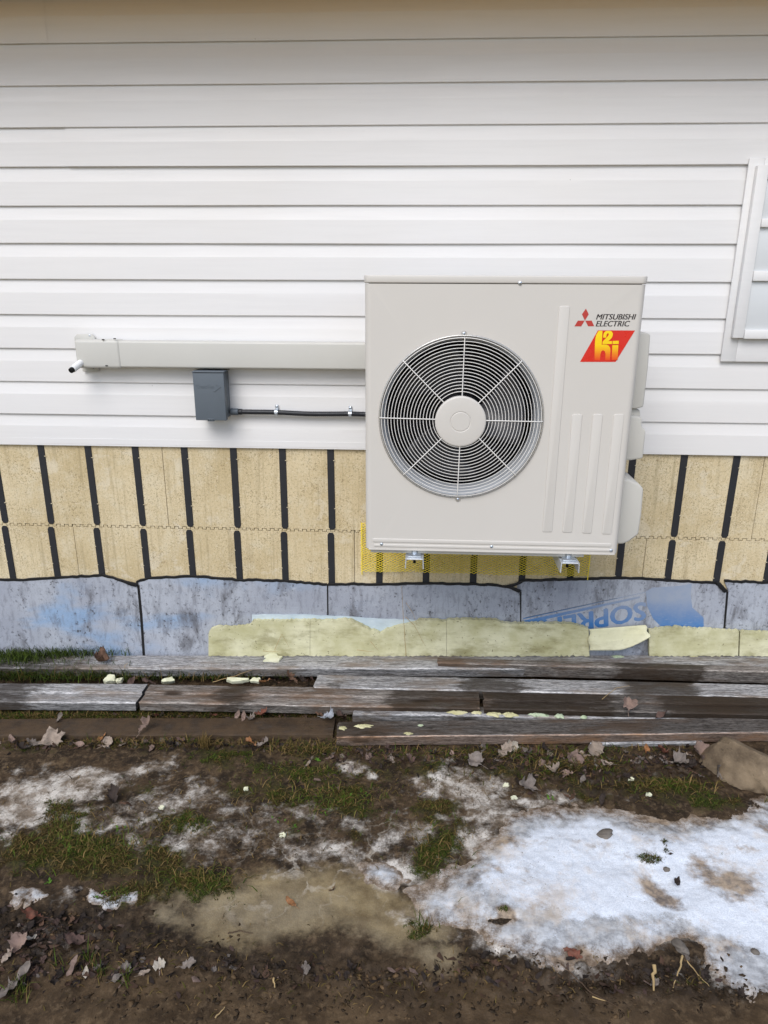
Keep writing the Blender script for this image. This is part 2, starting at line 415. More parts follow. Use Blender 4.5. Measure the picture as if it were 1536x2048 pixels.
def snow_mat():
    n = NT('old_snow', 0.6, 0.35); v = n.coord()
    s = n.at('edge'); g = n.noise(v, 260, 3, 0.7); f = n.noise(v, 11, 7, 0.65); f4 = n.noise(v, 34, 6, 0.7)
    c = n.mix(n.rng(g, 0.35, 0.65), (0.58, 0.63, 0.70), (0.76, 0.80, 0.86))
    # see-through grey slush where it is thin
    thin = n.rng(n.math('ADD', s, n.math('MULTIPLY', n.math('SUBTRACT', f, 0.5), 1.5)), 0.20, 1.15, 1.0, 0.0)
    thin = n.math('MAXIMUM', thin, n.rng(n.math('ADD', n.math('MULTIPLY', n.at('grey'), 1.35), n.math('MULTIPLY', n.math('SUBTRACT', f, 0.5), 1.6)), 0.25, 1.15, 0.0, 1.0))
    gm = n.rng(n.math('ADD', thin, n.math('MULTIPLY', n.math('SUBTRACT', g, 0.5), 1.3)), 0.35, 0.9)
    slush = n.mix(n.rng(f4, 0.35, 0.65), (0.20, 0.20, 0.20), (0.48, 0.49, 0.50))
    c = n.mix(n.math('MULTIPLY', gm, 0.85), c, slush)
    d = n.math('ADD', n.at('dirt'), n.math('MULTIPLY', n.math('SUBTRACT', n.noise(v, 24, 7, 0.72), 0.5), 1.5))
    d = n.rng(d, 0.30, 0.85)
    d = n.math('MULTIPLY', d, n.rng(n.at('dirt'), 0.03, 0.25))
    c = n.mix(n.math('MULTIPLY', d, 0.9), c, n.mix(n.rng(f4, 0.35, 0.65), (0.065, 0.040, 0.022), (0.34, 0.245, 0.155)))
    tan = n.rng(n.noise(v, 6.5, 7, 0.7, 0.2), 0.50, 0.70, 0, 0.50)
    c = n.mix(tan, c, (0.56, 0.44, 0.31))
    spk = n.math('LESS_THAN', n.voro(v, 60), 0.075)
    spk = n.math('MULTIPLY', spk, n.math('GREATER_THAN', n.noise(v, 7, 5, 0.7), 0.52))
    c = n.mix(n.math('MULTIPLY', spk, 0.7), c, (0.09, 0.055, 0.03))
    e = n.rng(n.math('ADD', s, n.math('ADD', n.math('MULTIPLY', n.math('SUBTRACT', f4, 0.5), 0.9), n.math('MULTIPLY', n.math('SUBTRACT', g, 0.5), 0.9))), -0.10, 0.50, 1.0, 0.0)
    c = n.mix(e, c, n.mix(n.rng(f4, 0.3, 0.7), (0.085, 0.055, 0.032), (0.34, 0.26, 0.185)))
    b = n.bump(g, 0.4, 0.003); b = n.bump(f4, 0.35, 0.008, b)
    return n.end(c, n.rng(g, 0.3, 0.7, 0.45, 0.75), b)

def col_mat(name, rough=0.75, spec=0.25, veins=False):
    n = NT(name, rough, spec); v = n.coord()
    c = n.at('Col', True)
    c = n.mix(n.rng(n.noise(v, 90, 4, 0.65), 0.35, 0.7, 0, 0.45), c, (0.03, 0.022, 0.016)) if veins else c
    b = n.bump(n.noise(v, 120, 3), 0.35, 0.002)
    return n.end(c, rough, b)

def rock_mat(name, c1, c2):
    n = NT(name, 0.8, 0.3); v = n.coord()
    c = n.mix(n.rng(n.noise(v, 9, 6, 0.65), 0.3, 0.7), c1, c2)
    c = n.mix(n.rng(n.noise(v, 70, 4, 0.7), 0.55, 0.75, 0, 0.6), c, tuple(q*0.35 for q in c1))
    c = n.mix(n.rng(n.noise(v, 26, 5, 0.7), 0.60, 0.78, 0, 0.5), c, tuple(min(1, q*1.6) for q in c2))
    b = n.bump(n.noise(v, 40, 6, 0.7), 0.45, 0.006); b = n.bump(n.noise(v, 200, 3), 0.25, 0.001, b)
    return n.end(c, 0.8, b)

M = {}
M['vinyl'] = vinyl_mat('vinyl_siding', (0.735, 0.73, 0.728))
M['trim'] = vinyl_mat('painted_trim', (0.72, 0.72, 0.72))
M['soffit'] = painted('tan_soffit', (0.80, 0.47, 0.13), 0.6)  # out of view; tan deepened to bounce warm light onto the wall top
M['roof'] = painted('roof_shingle', (0.07, 0.065, 0.06), 0.9, 0.2, 0.3, 20)
M['sheath'] = painted('sheathing', (0.30, 0.22, 0.13), 0.9)
M['eps'] = icf_mat()
M['web'] = painted('black_plastic', (0.022, 0.023, 0.027), 0.55, 0.35, 0.25, 20, 0.1)
M['tie'] = painted('tie_nub', (0.55, 0.48, 0.33), 0.8)
M['membrane'] = membrane_mat()
M['bitumen'] = painted('bitumen', (0.010, 0.010, 0.011), 0.5, 0.4, 0.3, 30, 0.3, bscale=150)
M['film'] = foam_mat('blue_film', (0.42, 0.51, 0.58), (0.55, 0.63, 0.68), 0.2)
M['xps'] = foam_mat('yellow_foam', (0.47, 0.45, 0.255), (0.68, 0.66, 0.46), 0.65)
M['xps_new'] = foam_mat('torn_foam', (0.66, 0.64, 0.42), (0.76, 0.74, 0.54), 0.3)
M['scrap'] = foam_mat('foam_scrap', (0.62, 0.62, 0.42), (0.74, 0.74, 0.58), 0.35)
M['net'] = painted('yellow_plastic', (0.90, 0.70, 0.05), 0.45, 0.4, 0.15, 30)
M['unit'] = painted('unit_paint', (0.58, 0.555, 0.515), 0.42, 0.4, 0.02, 3, 0.06, bscale=900)
M['unit_side'] = painted('unit_plastic', (0.56, 0.545, 0.50), 0.5, 0.35, 0.03, 6, 0.05)
M['wire'] = painted('grille_wire', (0.78, 0.76, 0.72), 0.4, 0.5, 0.05, 30)
M['rim'] = painted('steel_rim', (0.50, 0.49, 0.47), 0.32, 0.5, 0.1, 20, metal=0.6)
M['shroud'] = painted('shroud_paint', (0.46, 0.48, 0.50), 0.4, 0.4, 0.05, 8)
M['blade'] = painted('fan_plastic', (0.020, 0.020, 0.024), 0.4, 0.4, 0.1, 10)
M['coil'] = painted('dark_coil', (0.006, 0.006, 0.007), 0.7, 0.2, 0.2, 40)
M['galv'] = painted('galvanised_steel', (0.62, 0.65, 0.68), 0.45, 0.5, 0.14, 25, 0.06, metal=0.55)
M['bolt'] = painted('zinc_bolt', (0.55, 0.60, 0.66), 0.32, 0.5, 0.15, 60, metal=0.75)
M['rubber'] = painted('black_rubber', (0.012, 0.012, 0.012), 0.7, 0.2, 0.2, 40)
M['duct'] = painted('duct_plastic', (0.54, 0.535, 0.50), 0.45, 0.4, 0.05, 5, 0.05)
M['pvc'] = painted('grey_pvc', (0.105, 0.127, 0.150), 0.45, 0.4, 0.06, 8, 0.06)
M['conduit'] = painted('conduit_black', (0.016, 0.018, 0.023), 0.42, 0.4, 0.2, 20)
M['white'] = painted('white_pipe', (0.78, 0.79, 0.79), 0.35, 0.5, 0.04, 10)
M['pane'] = painted('window_pane', (0.58, 0.605, 0.62), 0.6, 0.5, 0.06, 3)
M['red'] = painted('logo_red', (0.45, 0.045, 0.035), 0.4, 0.4, 0.04)
M['badge'] = painted('badge_red', (0.62, 0.022, 0.012), 0.3, 0.5, 0.04)
M['ink'] = painted('dark_ink', (0.045, 0.040, 0.040), 0.45, 0.3, 0.05)
M['woodg'] = wood_mat('grey_wood', (0.56, 0.555, 0.555), (0.15, 0.146, 0.146), (0.17, 0.135, 0.105), 0.1)
M['woodb'] = wood_mat('brown_wood', (0.43, 0.395, 0.36), (0.11, 0.092, 0.080), (0.14, 0.090, 0.058), 0.3)
M['wooddk'] = wood_mat('dark_wood', (0.215, 0.195, 0.180), (0.050, 0.043, 0.037), (0.085, 0.058, 0.040), 0.3)
M['lichen'] = foam_mat('lichen', (0.42, 0.40, 0.20), (0.62, 0.58, 0.36), 0.5)
M['lichen_green'] = foam_mat('green_lichen', (0.30, 0.38, 0.24), (0.52, 0.58, 0.42), 0.4)
M['leaf'] = col_mat('dead_leaf', 0.75, 0.15, True)
M['blade_grass'] = col_mat('grass_blade', 0.65, 0.12)
M['rock'] = rock_mat('tan_rock', (0.085, 0.060, 0.038), (0.26, 0.195, 0.125))
M['stone'] = rock_mat('grey_stone', (0.10, 0.085, 0.07), (0.20, 0.175, 0.15))
M['ground'] = ground_mat()
M['snow'] = snow_mat()
M['twig'] = painted('twig_bark', (0.085, 0.055, 0.035), 0.8, 0.2, 0.3, 40)
M['straw'] = painted('dry_straw', (0.38, 0.27, 0.13), 0.7, 0.2, 0.3, 30)

def badge_print():
    n = NT('badge_print', 0.3, 0.5)
    g = n.sep(n.n('ShaderNodeTexCoord').outputs['Generated'])[2]
    return n.end(n.ramp(g, [(0.0, (0.72, 0.05, 0.01)), (0.22, (0.80, 0.22, 0.01)), (0.5, (0.88, 0.58, 0.005)), (1.0, (0.90, 0.66, 0.01))]))
M['hot'] = badge_print()

def print_mat():
    n = NT('faded_print', 0.6, 0.3); v = n.coord()
    f = n.noise(v, 9, 6, 0.7); h = n.noise(n.coord(scale=(1, 1, 3)), 60, 4, 0.7)
    z = n.sep(n.n('ShaderNodeTexCoord').outputs['Object'])[2]
    fade = n.rng(z, 0.17, 0.31, 0.0, 0.92, False)
    k = n.math('ADD', fade, n.math('MULTIPLY', n.math('SUBTRACT', f, 0.45), 0.9), clamp=True)
    c = n.mix(k, (0.045, 0.17, 0.42), (0.30, 0.345, 0.43))
    c = n.mix(n.rng(h, 0.55, 0.7, 0, 0.5), c, (0.30, 0.34, 0.42))
    return n.end(c, 0.6)
M['print'] = print_mat()

# ================================================================== LAND
def zplane(x, y): return -0.078+0.030*np.clip(x, -4, 4)+0*y
gx0, gx1, gy0, gy1, st = -1.75, 2.15, -2.15, 0.06, 0.0065

def ell(px, py, cx, cy, rx, ry, a=0.0, p=2.0):
    c, s = math.cos(math.radians(a)), math.sin(math.radians(a))
    dx, dy = px-cx, py-cy; u, v = (dx*c+dy*s)/rx, (-dx*s+dy*c)/ry
    return np.exp(-np.power(u*u+v*v, p/2)*0.9)

def poly_sd(px, py, poly):
    """signed distance, positive inside"""
    px = np.asarray(px, float); py = np.asarray(py, float)
    d = np.full(px.shape, 1e18); ins = np.zeros(px.shape, bool); n = len(poly)
    for i in range(n):
        (ax, ay), (bx, by) = poly[i], poly[(i+1) % n]
        ex, ey = bx-ax, by-ay; t = np.clip(((px-ax)*ex+(py-ay)*ey)/(ex*ex+ey*ey+1e-9), 0, 1)
        d = np.minimum(d, (px-ax-t*ex)**2+(py-ay-t*ey)**2)
        if by != ay:
            ins ^= ((ay > py) != (by > py)) & (px < ex*(py-ay)/(by-ay)+ax)
    return np.where(ins, 1, -1)*np.sqrt(d)

SNOW1 = [(990,1655),(1060,1618),(1150,1606),(1210,1602),(1300,1622),(1380,1628),(1460,1606),(1700,1590),(1720,2080),(1600,2030),(1536,2004),(1470,1972),
         (1425,1945),(1395,1905),(1350,1888),(1300,1896),(1275,1925),(1190,1925),(1115,1956),(1068,1945),(1035,1905),(965,1868),(880,1838),(822,1802),(850,1772),(915,1742),(955,1700)]
GREY = [(1060,1850,110,46,10,1.0),(1110,1915,80,40,0,1.0),(960,1815,90,40,10,.8),(1210,1880,140,36,5,.9),(1300,1850,80,30,0,.7),(930,1770,60,50,-30,.7),(1040,1690,70,40,50,.5),(1240,1690,120,20,5,.45),(1420,1900,140,40,15,.8),(1490,1960,90,50,20,1.0),(1200,1770,120,30,0,.35),(1100,1625,120,16,0,.4),(1440,1620,130,16,0,.9),(770,1760,60,40,0,.4),(1130,1800,60,40,0,.5)]
SNOW2 = [(712,1735),(765,1722),(815,1735),(836,1768),(800,1792),(745,1785),(715,1765)]
SNOW3 = [(38,1775),(80,1768),(88,1785),(55,1792)]
SNOW4 = [(150,1765),(200,1772),(262,1762),(268,1785),(205,1802),(160,1795)]

MOSS = [  # cx cy rx ry angle strength (grass and moss tufts)
 (590,1545,110,24,0,.8),(450,1515,70,22,0,.9),(690,1600,80,26,15,.95),(560,1590,80,20,10,.75),(470,1582,50,18,0,.8),(880,1620,34,24,0,1.1),(890,1700,52,42,-45,1.2),(860,1740,40,20,-20,1.0),
 (120,1650,52,44,-30,1.2),(70,1700,80,36,-10,1.2),(190,1720,95,38,5,1.2),(370,1650,60,26,15,.9),(390,1765,95,34,8,1.2),(330,1720,60,28,-15,1.0),(300,1780,50,24,0,1.0),(240,1800,40,22,-20,.9),
 (590,1655,45,18,-40,.7),(705,1668,30,18,0,.6),(285,1588,26,16,0,.7),(640,1505,90,14,0,.6),(330,1500,120,12,0,.45),(40,1505,80,12,0,.6),
 (1000,1545,100,16,8,.65),(1110,1560,100,14,8,.75),(1160,1590,60,14,10,.8),(1330,1580,110,20,6,1.1),(1415,1600,60,16,0,1.0),(1290,1722,22,9,-10,2.2),(840,1858,22,18,-30,1.0),(930,1655,26,26,0,.8),
 (860,1545,80,14,5,.6),(760,1555,60,16,0,.55),(1012,1837,20,10,0,.8),(1360,1960,40,20,20,.4),(1320,1700,8,5,0,.8),(780,1530,140,14,0,.45),(1240,1545,40,14,0,.6),(800,1660,26,14,0,.5)]
FROST = [(780,1745,70,40,0,1.0),(560,1720,150,26,0,.55),(890,1800,80,50,0,1.0),(960,1690,60,60,-40,1.1),(1080,1605,140,18,0,.8),(1010,1895,90,40,20,.9),(1150,1935,90,22,0,.8),(1340,1880,90,30,0,.7),(1440,1960,80,40,20,.8),(820,1830,60,26,0,.7),(330,1600,110,40,-10,.9),(160,1570,160,40,0,.9),(400,1690,120,50,0,.7),(640,1700,150,50,0,.75),(800,1700,90,60,0,.7),(930,1570,120,40,15,.9),(560,1650,120,40,0,.75),(240,1640,140,50,0,.8),(90,1590,170,50,-8,1.0),(60,1630,110,40,0,1.1),(290,1545,110,24,-12,.8),(180,1660,150,46,-15,.7),(620,1635,170,46,5,.62),(520,1680,110,30,-8,.55),(720,1650,120,44,10,.62),
 (900,1580,110,40,10,.85),(960,1610,80,40,20,.9),(840,1660,90,40,0,.7),(760,1690,80,34,0,.75),(705,1540,40,20,0,.9),(745,1562,26,16,0,1.0),(280,1690,80,40,0,.7),(720,1730,60,30,0,.9),(560,1735,80,24,0,.6),
 (1180,1592,110,12,3,.5),(1500,1600,60,16,0,.6),(430,1640,70,40,0,.5),(20,1690,40,30,0,.9),(900,1880,80,36,10,.55),(1000,1640,50,30,-30,.9),(870,1800,50,30,0,.8),(110,1790,120,20,0,.6),(260,1800,60,14,0,.5)]
ICE = [(580,1800,230,66,-3,1.2),(440,1840,110,56,10,1.1),(700,1800,140,70,5,1.1),(800,1850,120,46,5,1.0),(870,1915,60,34,10,.8),(350,1830,50,40,0,.8)]
DARK = [(110,1850,170,60,0,.9),(280,1870,120,46,0,.8),(560,1945,170,26,3,.9),(420,1910,120,26,0,.8),(740,1950,130,30,5,.9),(980,1930,120,34,12,1.0),(1180,1960,150,30,5,.9),(1330,1945,120,40,10,.9),(1440,1985,100,30,15,.7),
 (1250,1545,190,40,3,.8),(1060,1520,160,26,0,.6),(240,1610,60,24,0,.6),(850,1840,40,30,0,.6)]
OCHRE = [(1000,2010,330,70,4,.9),(700,2040,260,60,0,.6),(300,2000,300,80,0,.5),(870,1930,60,24,0,.8),(1300,1530,120,30,0,.4),(1450,2060,150,50,0,.6)]
WETF = [(1250,1550,220,44,3,.9),(1000,2000,360,60,4,.8),(560,1900,260,60,0,.6),(110,1860,180,60,0,.8),(1250,1960,240,46,5,.9),(600,1560,220,50,0,.5)]
DIRT = [(1180,1700,60,16,20,.45),(1100,1680,50,20,-20,.45),(1280,1700,40,16,10,.5),(960,1760,60,24,-30,.6),(1050,1760,40,18,30,.5),(1350,1690,70,14,10,.5),(1480,1710,60,14,10,.5),(1130,1640,70,12,5,.45),(1010,1690,40,30,-50,.7),(1320,1790,58,30,25,1.0),(1455,1772,55,30,10,1.0),(1405,1745,40,24,0,.8),(1310,1640,46,14,12,1.0),(1255,1650,40,12,0,.5),(1150,1650,60,24,0,.35),(1240,1725,34,14,15,.5),(1400,1640,50,16,20,.7),(1515,1650,40,14,5,.8),(1210,1625,30,14,0,.3),
 (1040,1700,50,40,60,.35),(1085,1815,40,26,0,.5),(1350,1905,60,30,0,.9),(1240,1925,70,16,0,.8),(1130,1912,40,20,0,.8),(1015,1837,30,16,0,1.0),(940,1830,60,24,10,.6),(920,1765,30,30,0,.5),(1075,1720,70,40,10,.3),(1300,1855,60,26,0,.45),(1450,1900,60,30,20,.55),(1520,1800,50,30,0,.4),(1400,1625,160,12,3,.6)]

def field(px, py, L):
    t = np.zeros(np.shape(px))
    for cx, cy, rx, ry, a, s in L: t = np.maximum(t, s*ell(px, py, cx, cy, rx, ry, a))
    return t

def warp(x, y, px, py, amp, fr=9.0):
    k = 1.0
    return px+amp*2*(fbm(x*fr, y*fr, 4, 40)-0.5)*k, py+amp*1.2*(fbm(x*fr, y*fr, 4, 60)-0.5)*k

def gheight(x, y, dark=0.0):
    x = np.asarray(x, float); y = np.asarray(y, float)
    open_ = sstep(-0.55, -0.75, y)
    z = zplane(x, y)
    z = z+(fbm(x*1.6, y*1.6, 3, 3)-0.5)*0.05*open_+(fbm(x*7, y*7, 4, 8)-0.5)*0.022*(0.35+0.65*open_)
    cl = fbm(x*26, y*26, 4, 21, 0.6)-0.5
    z = z+cl*(0.008+0.040*dark)
    rid = np.abs(fbm(x*17, y*17, 3, 31)-0.5)
    z = z+dark*(0.013-0.095*np.minimum(rid, 0.2))+(np.abs(fbm(x*48, y*48, 3, 131)-0.5)-.1)*0.016*(.25+dark)
    return z

def snow_field(x, y, px, py):
    wx, wy = warp(x, y, px, py, 60, 5.5)
    wx, wy = wx+26*(fbm(x*42, y*42, 3, 77)-0.5), wy+16*(fbm(x*42, y*42, 3, 99)-0.5)
    s = poly_sd(wx, wy, SNOW1)/74
    for p_, w_ in ((SNOW2, 52), (SNOW3, 20), (SNOW4, 24)): s = np.maximum(s, poly_sd(wx, wy, p_)/w_)
    s = s-0.9*ell(wx, wy, 1015, 1837, 26, 13)-1.0*ell(wx, wy, 1350, 1905, 46, 24)-0.6*ell(wx, wy, 1140, 1908, 30, 18)
    return np.clip(s, -3, 1)

def lookup(x, y):
    """fields of the land at points of the place"""
    z0 = zplane(x, y)-0.005
    px, py = pix(x, y, z0)
    near = (px > -250) & (px < 1800) & (py > 1250) & (py < 2250) & (y > -2.2)
    wx, wy = warp(x, y, px, py, 40, 9)
    ok = lambda a: np.where(near, a, 0.0)
    dark = ok(np.clip(field(wx, wy, DARK), 0, 1))
    return dict(px=px, py=py, dark=dark, moss=ok(field(wx, wy, MOSS)), frost=ok(field(wx, wy, FROST)), ice=ok(field(wx, wy, ICE)),
                ochre=ok(field(wx, wy, OCHRE)), wetness=ok(np.clip(field(wx, wy, WETF), 0, 1)), dirt=ok(field(wx, wy, DIRT)), grey=ok(field(wx, wy, GREY)),
                crack=ok(np.clip(field(wx, wy, [(640,1735,160,60,0,1.3),(800,1700,140,70,0,.9),(560,1800,120,40,0,.6),(450,1640,160,60,0,.3),(980,1600,90,50,0,.4)]), 0, 1)),
                snow=np.where(near, snow_field(x, y, px, py), -3.0))

def ground_z(x, y, f=None):
    f = f or lookup(x, y)
    d = f['dark']*(1-np.clip(f['ice'], 0, 1)*0.8)
    z = gheight(x, y, d)
    flat = np.clip(f['ice'], 0, 1)
    z = z*(1-0.75*flat)+(zplane(x, y)+(fbm(np.asarray(x)*1.6, np.asarray(y)*1.6, 3, 3)-0.5)*0.05-0.002)*0.75*flat
    return z+0.008*np.clip(f['moss'], 0, 1)

def snow_top(x, y, f):
    s = f['snow']
    h = np.where(s > 0, 0.0010+0.010*sstep(0, 1, s), 0.0010+s*0.03)
    return ground_z(x, y, f)*0.8+(zplane(x, y)+(fbm(np.asarray(x)*1.6, np.asarray(y)*1.6, 3, 3)-0.5)*0.05)*0.2+h+(fbm(np.asarray(x)*14, np.asarray(y)*14, 4, 55)-0.5)*0.0055*np.clip(s, 0, 1)

def surf(x, y):
    """top of ground or snow at one point"""
    a, b = np.array([x], float), np.array([y], float); f = lookup(a, b)
    z = ground_z(a, b, f)
    if f['snow'][0] > 0: z = np.maximum(z, snow_top(a, b, f))
    return float(z[0])

def G(px, py): return P(px, py, surf)

def axis(lo, hi, step, far):
    c = np.arange(lo, hi+step*0.5, step); out_l, out_r = [], []; d = step; x = lo
    while x > -far: d *= 1.6; x -= d; out_l.append(x)
    d = step; x = hi
    while x < far: d *= 1.6; x += d; out_r.append(x)
    return np.array(out_l[::-1]+list(c)+out_r)

gx = axis(gx0, gx1, st, 60.0)
gy = axis(gy0, gy1, st, 60.0); gy = gy[gy < 1.2]
X, Y = np.meshgrid(gx, gy)
fl = lookup(X, Y); Zg = ground_z(X, Y, fl)
me, _ = grid_mesh('ground', X, Y, Zg)
for k in ('dark', 'moss', 'frost', 'ice', 'ochre', 'wetness', 'crack'): attr(me, k, np.clip(fl[k], 0, 1.5))
tag(link('ground', me, M['ground'], smooth=180), 'muddy half thawed ground with moss and ice in front of the house', None, None, 'structure')

cx_ = np.arange(-1.6, 2.2, 0.0055); cy_ = np.arange(-1.95, -0.6, 0.0055)
X, Y = np.meshgrid(cx_, cy_); fs = lookup(X, Y); Zs = snow_top(X, Y, fs)
me, used = grid_mesh('snow', X, Y, Zs, keep=fs['snow'] > -0.12)
attr(me, 'edge', fs['snow'].ravel()[used]); attr(me, 'dirt', fs['dirt'].ravel()[used]); attr(me, 'grey', fs['grey'].ravel()[used])
o = tag(link('snow', me, M['snow'], smooth=180), 'patch of dirty melting snow lying on the mud', 'snow', None, 'stuff')

# ================================================================== HOUSE WALL
house = thing('house_wall', (0.3, 0.0, 0.9), 'white vinyl sided house wall with dutch lap boards above a foam foundation', 'wall')
HX0, HX1 = -3.6, 4.6
SY = -0.004      # back plane of the siding courses
lines_px = [78, 165, 253, 334, 413, 490, 563.5, 635.5, 704.5, 773, 839, 901]       # at x = 768
lz = [W(768, y, -0.016)[2] for y in lines_px]
step_ = (lz[0]-lz[-1])/11
lz = [0.35*a+0.65*(lz[0]-i*step_) for i, a in enumerate(lz)]
lz = [lz[0]+step_*2, lz[0]+step_]+lz
def course(z0, z1, xa, xb, seed, lift=0.0):
    """one dutch-lap course: butt at z0, tucked under the next at z1"""
    h = z1-z0
    prof = [(-0.0005, z0+0.006), (-0.0075, z0+0.0005), (-0.0096, z0), (-0.0104, z0+0.002), (-0.0102, z0+0.25*h), (-0.0096, z0+0.50*h),
            (-0.0092, z0+0.625*h), (-0.0084, z0+0.655*h), (-0.0064, z0+0.74*h), (-0.0044, z0+0.84*h), (-0.0022, z0+0.97*h), (-0.0016, z1+0.012)]
    n = max(4, int((xb-xa)/0.04)); xs = np.linspace(xa, xb, n+1)
    wv = (fbm(xs*1.1, xs*0+seed*3.1, 3, 5)-0.5); wz = (fbm(xs*0.8, xs*0+seed*7.7, 3, 9)-0.5)
    vs = []
    for i, x in enumerate(xs):
        for j, (y, z) in enumerate(prof):
            k = min(1.0, max(0.0, -y/0.0100))
            vs.append((x, SY+y-lift-0.0050*wv[i]*k, z+0.0035*wz[i]*(1 if j < 6 else 0.3)))
    m = len(prof); fs = [(i*m+j, i*m+j+1, (i+1)*m+j+1, (i+1)*m+j) for i in range(n) for j in range(m-1)]
    mb = MB(); mb.add(vs, fs); return mb
WX0 = W(1470, 520, -0.02)[0]      # window trim, left edge
for i in range(len(lz)-1):
    z1, z0 = lz[i], lz[i+1]
    if i == 4:
        xs_ = W(131, 290, -0.02)[0]
        course(z0, z1, HX0, xs_+0.02, i).build('siding_board', M['vinyl'], house, smooth=9)
        course(z0, z1, xs_, HX1, i, 0.0030).build('siding_board', M['vinyl'], house, smooth=9)
    elif i in (0, 1):
        xs_ = W(78, 40, -0.02)[0]
        course(z0, z1, HX0, xs_+0.02, i, 0.0015).build('siding_board', M['vinyl'], house, smooth=9)
        course(z0, z1, xs_, HX1, i).build('siding_board', M['vinyl'], house, smooth=9)
    else:
        course(z0, z1, HX0, HX1, i).build('siding_board', M['vinyl'], house, smooth=9)
ZB = lz[-1]; ZT = lz[0]
MB().box(HX0, HX1, -0.0035, 0.12, ZB+0.004, ZT+0.4).build('wall_sheathing', M['sheath'], house)
MB().box(HX0, HX1, -0.014, -0.0036, ZB+0.008, ZB+0.030).build('starter_strip', M['vinyl'], house)
eave = thing('roof_eave', (0.3, -0.2, 2.52), 'tan soffit and fascia of the roof eave over the siding', 'eave')
for k in range(28):
    x = HX0+k*0.305
    MB().box(x+0.0015, x+0.3035, -0.34, -0.001, 2.540, 2.548).build('soffit_panel', M['soffit'], eave, bevel=0.002)
MB().box(HX0, HX1, -0.022, -0.001, 2.528, 2.539).build('frieze_trim', M['soffit'], eave, bevel=0.002)
MB().box(HX0, HX1, -0.365, -0.341, 2.515, 2.66).build('fascia', M['trim'], eave, bevel=0.003)
MB().add([(HX0, -0.40, 2.665), (HX1, -0.40, 2.665), (HX1, 1.2, 3.3), (HX0, 1.2, 3.3), (HX0, -0.40, 2.685), (HX1, -0.40, 2.685), (HX1, 1.2, 3.32), (HX0, 1.2, 3.32)],
         [(0,3,2,1),(4,5,6,7),(0,1,5,4),(1,2,6,5),(2,3,7,6),(3,0,4,7)]).build('roof', M['roof'], eave)

# ================================================================== FOUNDATION
fnd = thing('foundation_wall', (0.3, 0.05, -0.1), 'tan insulated concrete form foundation of foam blocks with black web strips', 'foundation')
ZJ = 0.5755
LS, US_ = -1.524, -1.5191
seam_up = W(333, 1000)[0]; seam_lo = W(152, 1100)[0]; BWID = 1.2192
TP = 0.0345
def tooth(x0, x1, sgn, gap):
    """stepped line along a block's joint edge"""
    pts = []; k0 = math.floor(x0/TP)-1; x = x0; out = []
    edges = [k*TP*0.5 for k in range(int(2*x0/TP)-2, int(2*x1/TP)+3)]
    lev = lambda q: ZJ+(0.0045 if int(math.floor(q/(TP*0.5))) % 2 else -0.0045)
    seq = [x0]+[e for e in edges if x0+0.002 < e < x1-0.002]+[x1]
    for a, b in zip(seq[:-1], seq[1:]):
        z = lev((a+b)/2)+sgn*gap; up_ = lev((a+b)/2) > ZJ
        g = gap if (up_ == (sgn < 0)) else -gap
        g *= 0.9
        out += [(a+(g if a != x0 else 0), z), (b-(g if b != x1 else 0), z)]
    return out
for k in range(-2, 5):
    a, b = seam_up+k*BWID+0.0012, seam_up+(k+1)*BWID-0.0012
    if b < HX0 or a > HX1: continue
    low = tooth(a, b, 1, 0.0014)
    MB().prism(low+[(b, ZB+0.10), (a, ZB+0.10)], RNG.uniform(-0.0008, 0.0008), 0.06).build('foam_block', M['eps'], fnd, smooth=30)
for k in range(-2, 5):
    a, b = seam_lo+k*BWID+0.0012, seam_lo+(k+1)*BWID-0.0012
    if b < HX0 or a > HX1: continue
    MB().prism([(a, -0.25), (b, -0.25)]+tooth(a, b, -1, 0.0014)[::-1], RNG.uniform(-0.0008, 0.0008), 0.06).build('foam_block', M['eps'], fnd, smooth=30)
MB().box(HX0, HX1, 0.061, 0.30, -0.4, ZB+0.1).build('concrete_core', M['sheath'], fnd)
def strip_mesh(z0, z1, top_round):
    c = 0.006; w = 0.0142
    MBs = MB()
    if top_round: poly = [(-w, z0), (w, z0), (w, z1-0.010), (w-c, z1), (-w+c, z1), (-w, z1-0.010)]
    else: poly = [(-w, z1), (-w, z0+0.010), (-w+c, z0), (w-c, z0), (w, z0+0.010), (w, z1)]
    MBs.prism(poly, -0.0030, 0.004)
    return MBs.mesh('web_strip', 0.0008, 1)
mu = strip_mesh(ZJ+0.006, ZB+0.09, False); ml = strip_mesh(0.20, ZJ-0.008, True)
for me_ in (mu, ml): me_.materials.append(M['web'])
nub = MB().box(-0.004, 0.004, -0.0042, 0.003, -0.0016, 0.0016).mesh('tie_nub', 0.0006, 1); nub.materials.append(M['tie'])
for base, me_, zs in ((US_, mu, (ZJ+0.10, ZB-0.05)), (LS, ml, (ZJ-0.095, 0.40))):
    for k in range(-9, 28):
        x = base+0.2032*k
        if not HX0+0.05 < x < HX1-0.05: continue
        s_ = bpy.data.objects.new('web_strip', me_); COL.objects.link(s_); s_.parent = fnd
        s_.location = Vector((x+random.uniform(-.0015, .0015), 0, 0))-fnd.location; s_.rotation_euler = (0, random.uniform(-.004, .004), 0)
        if -2.0 < x < 2.4:
            for z in zs:
                q = bpy.data.objects.new('tie_nub', nub); COL.objects.link(q); q.parent = s_
                q.location = (0.0142*(1 if me_ is mu else -1), 0, z+random.uniform(-.003, .003))

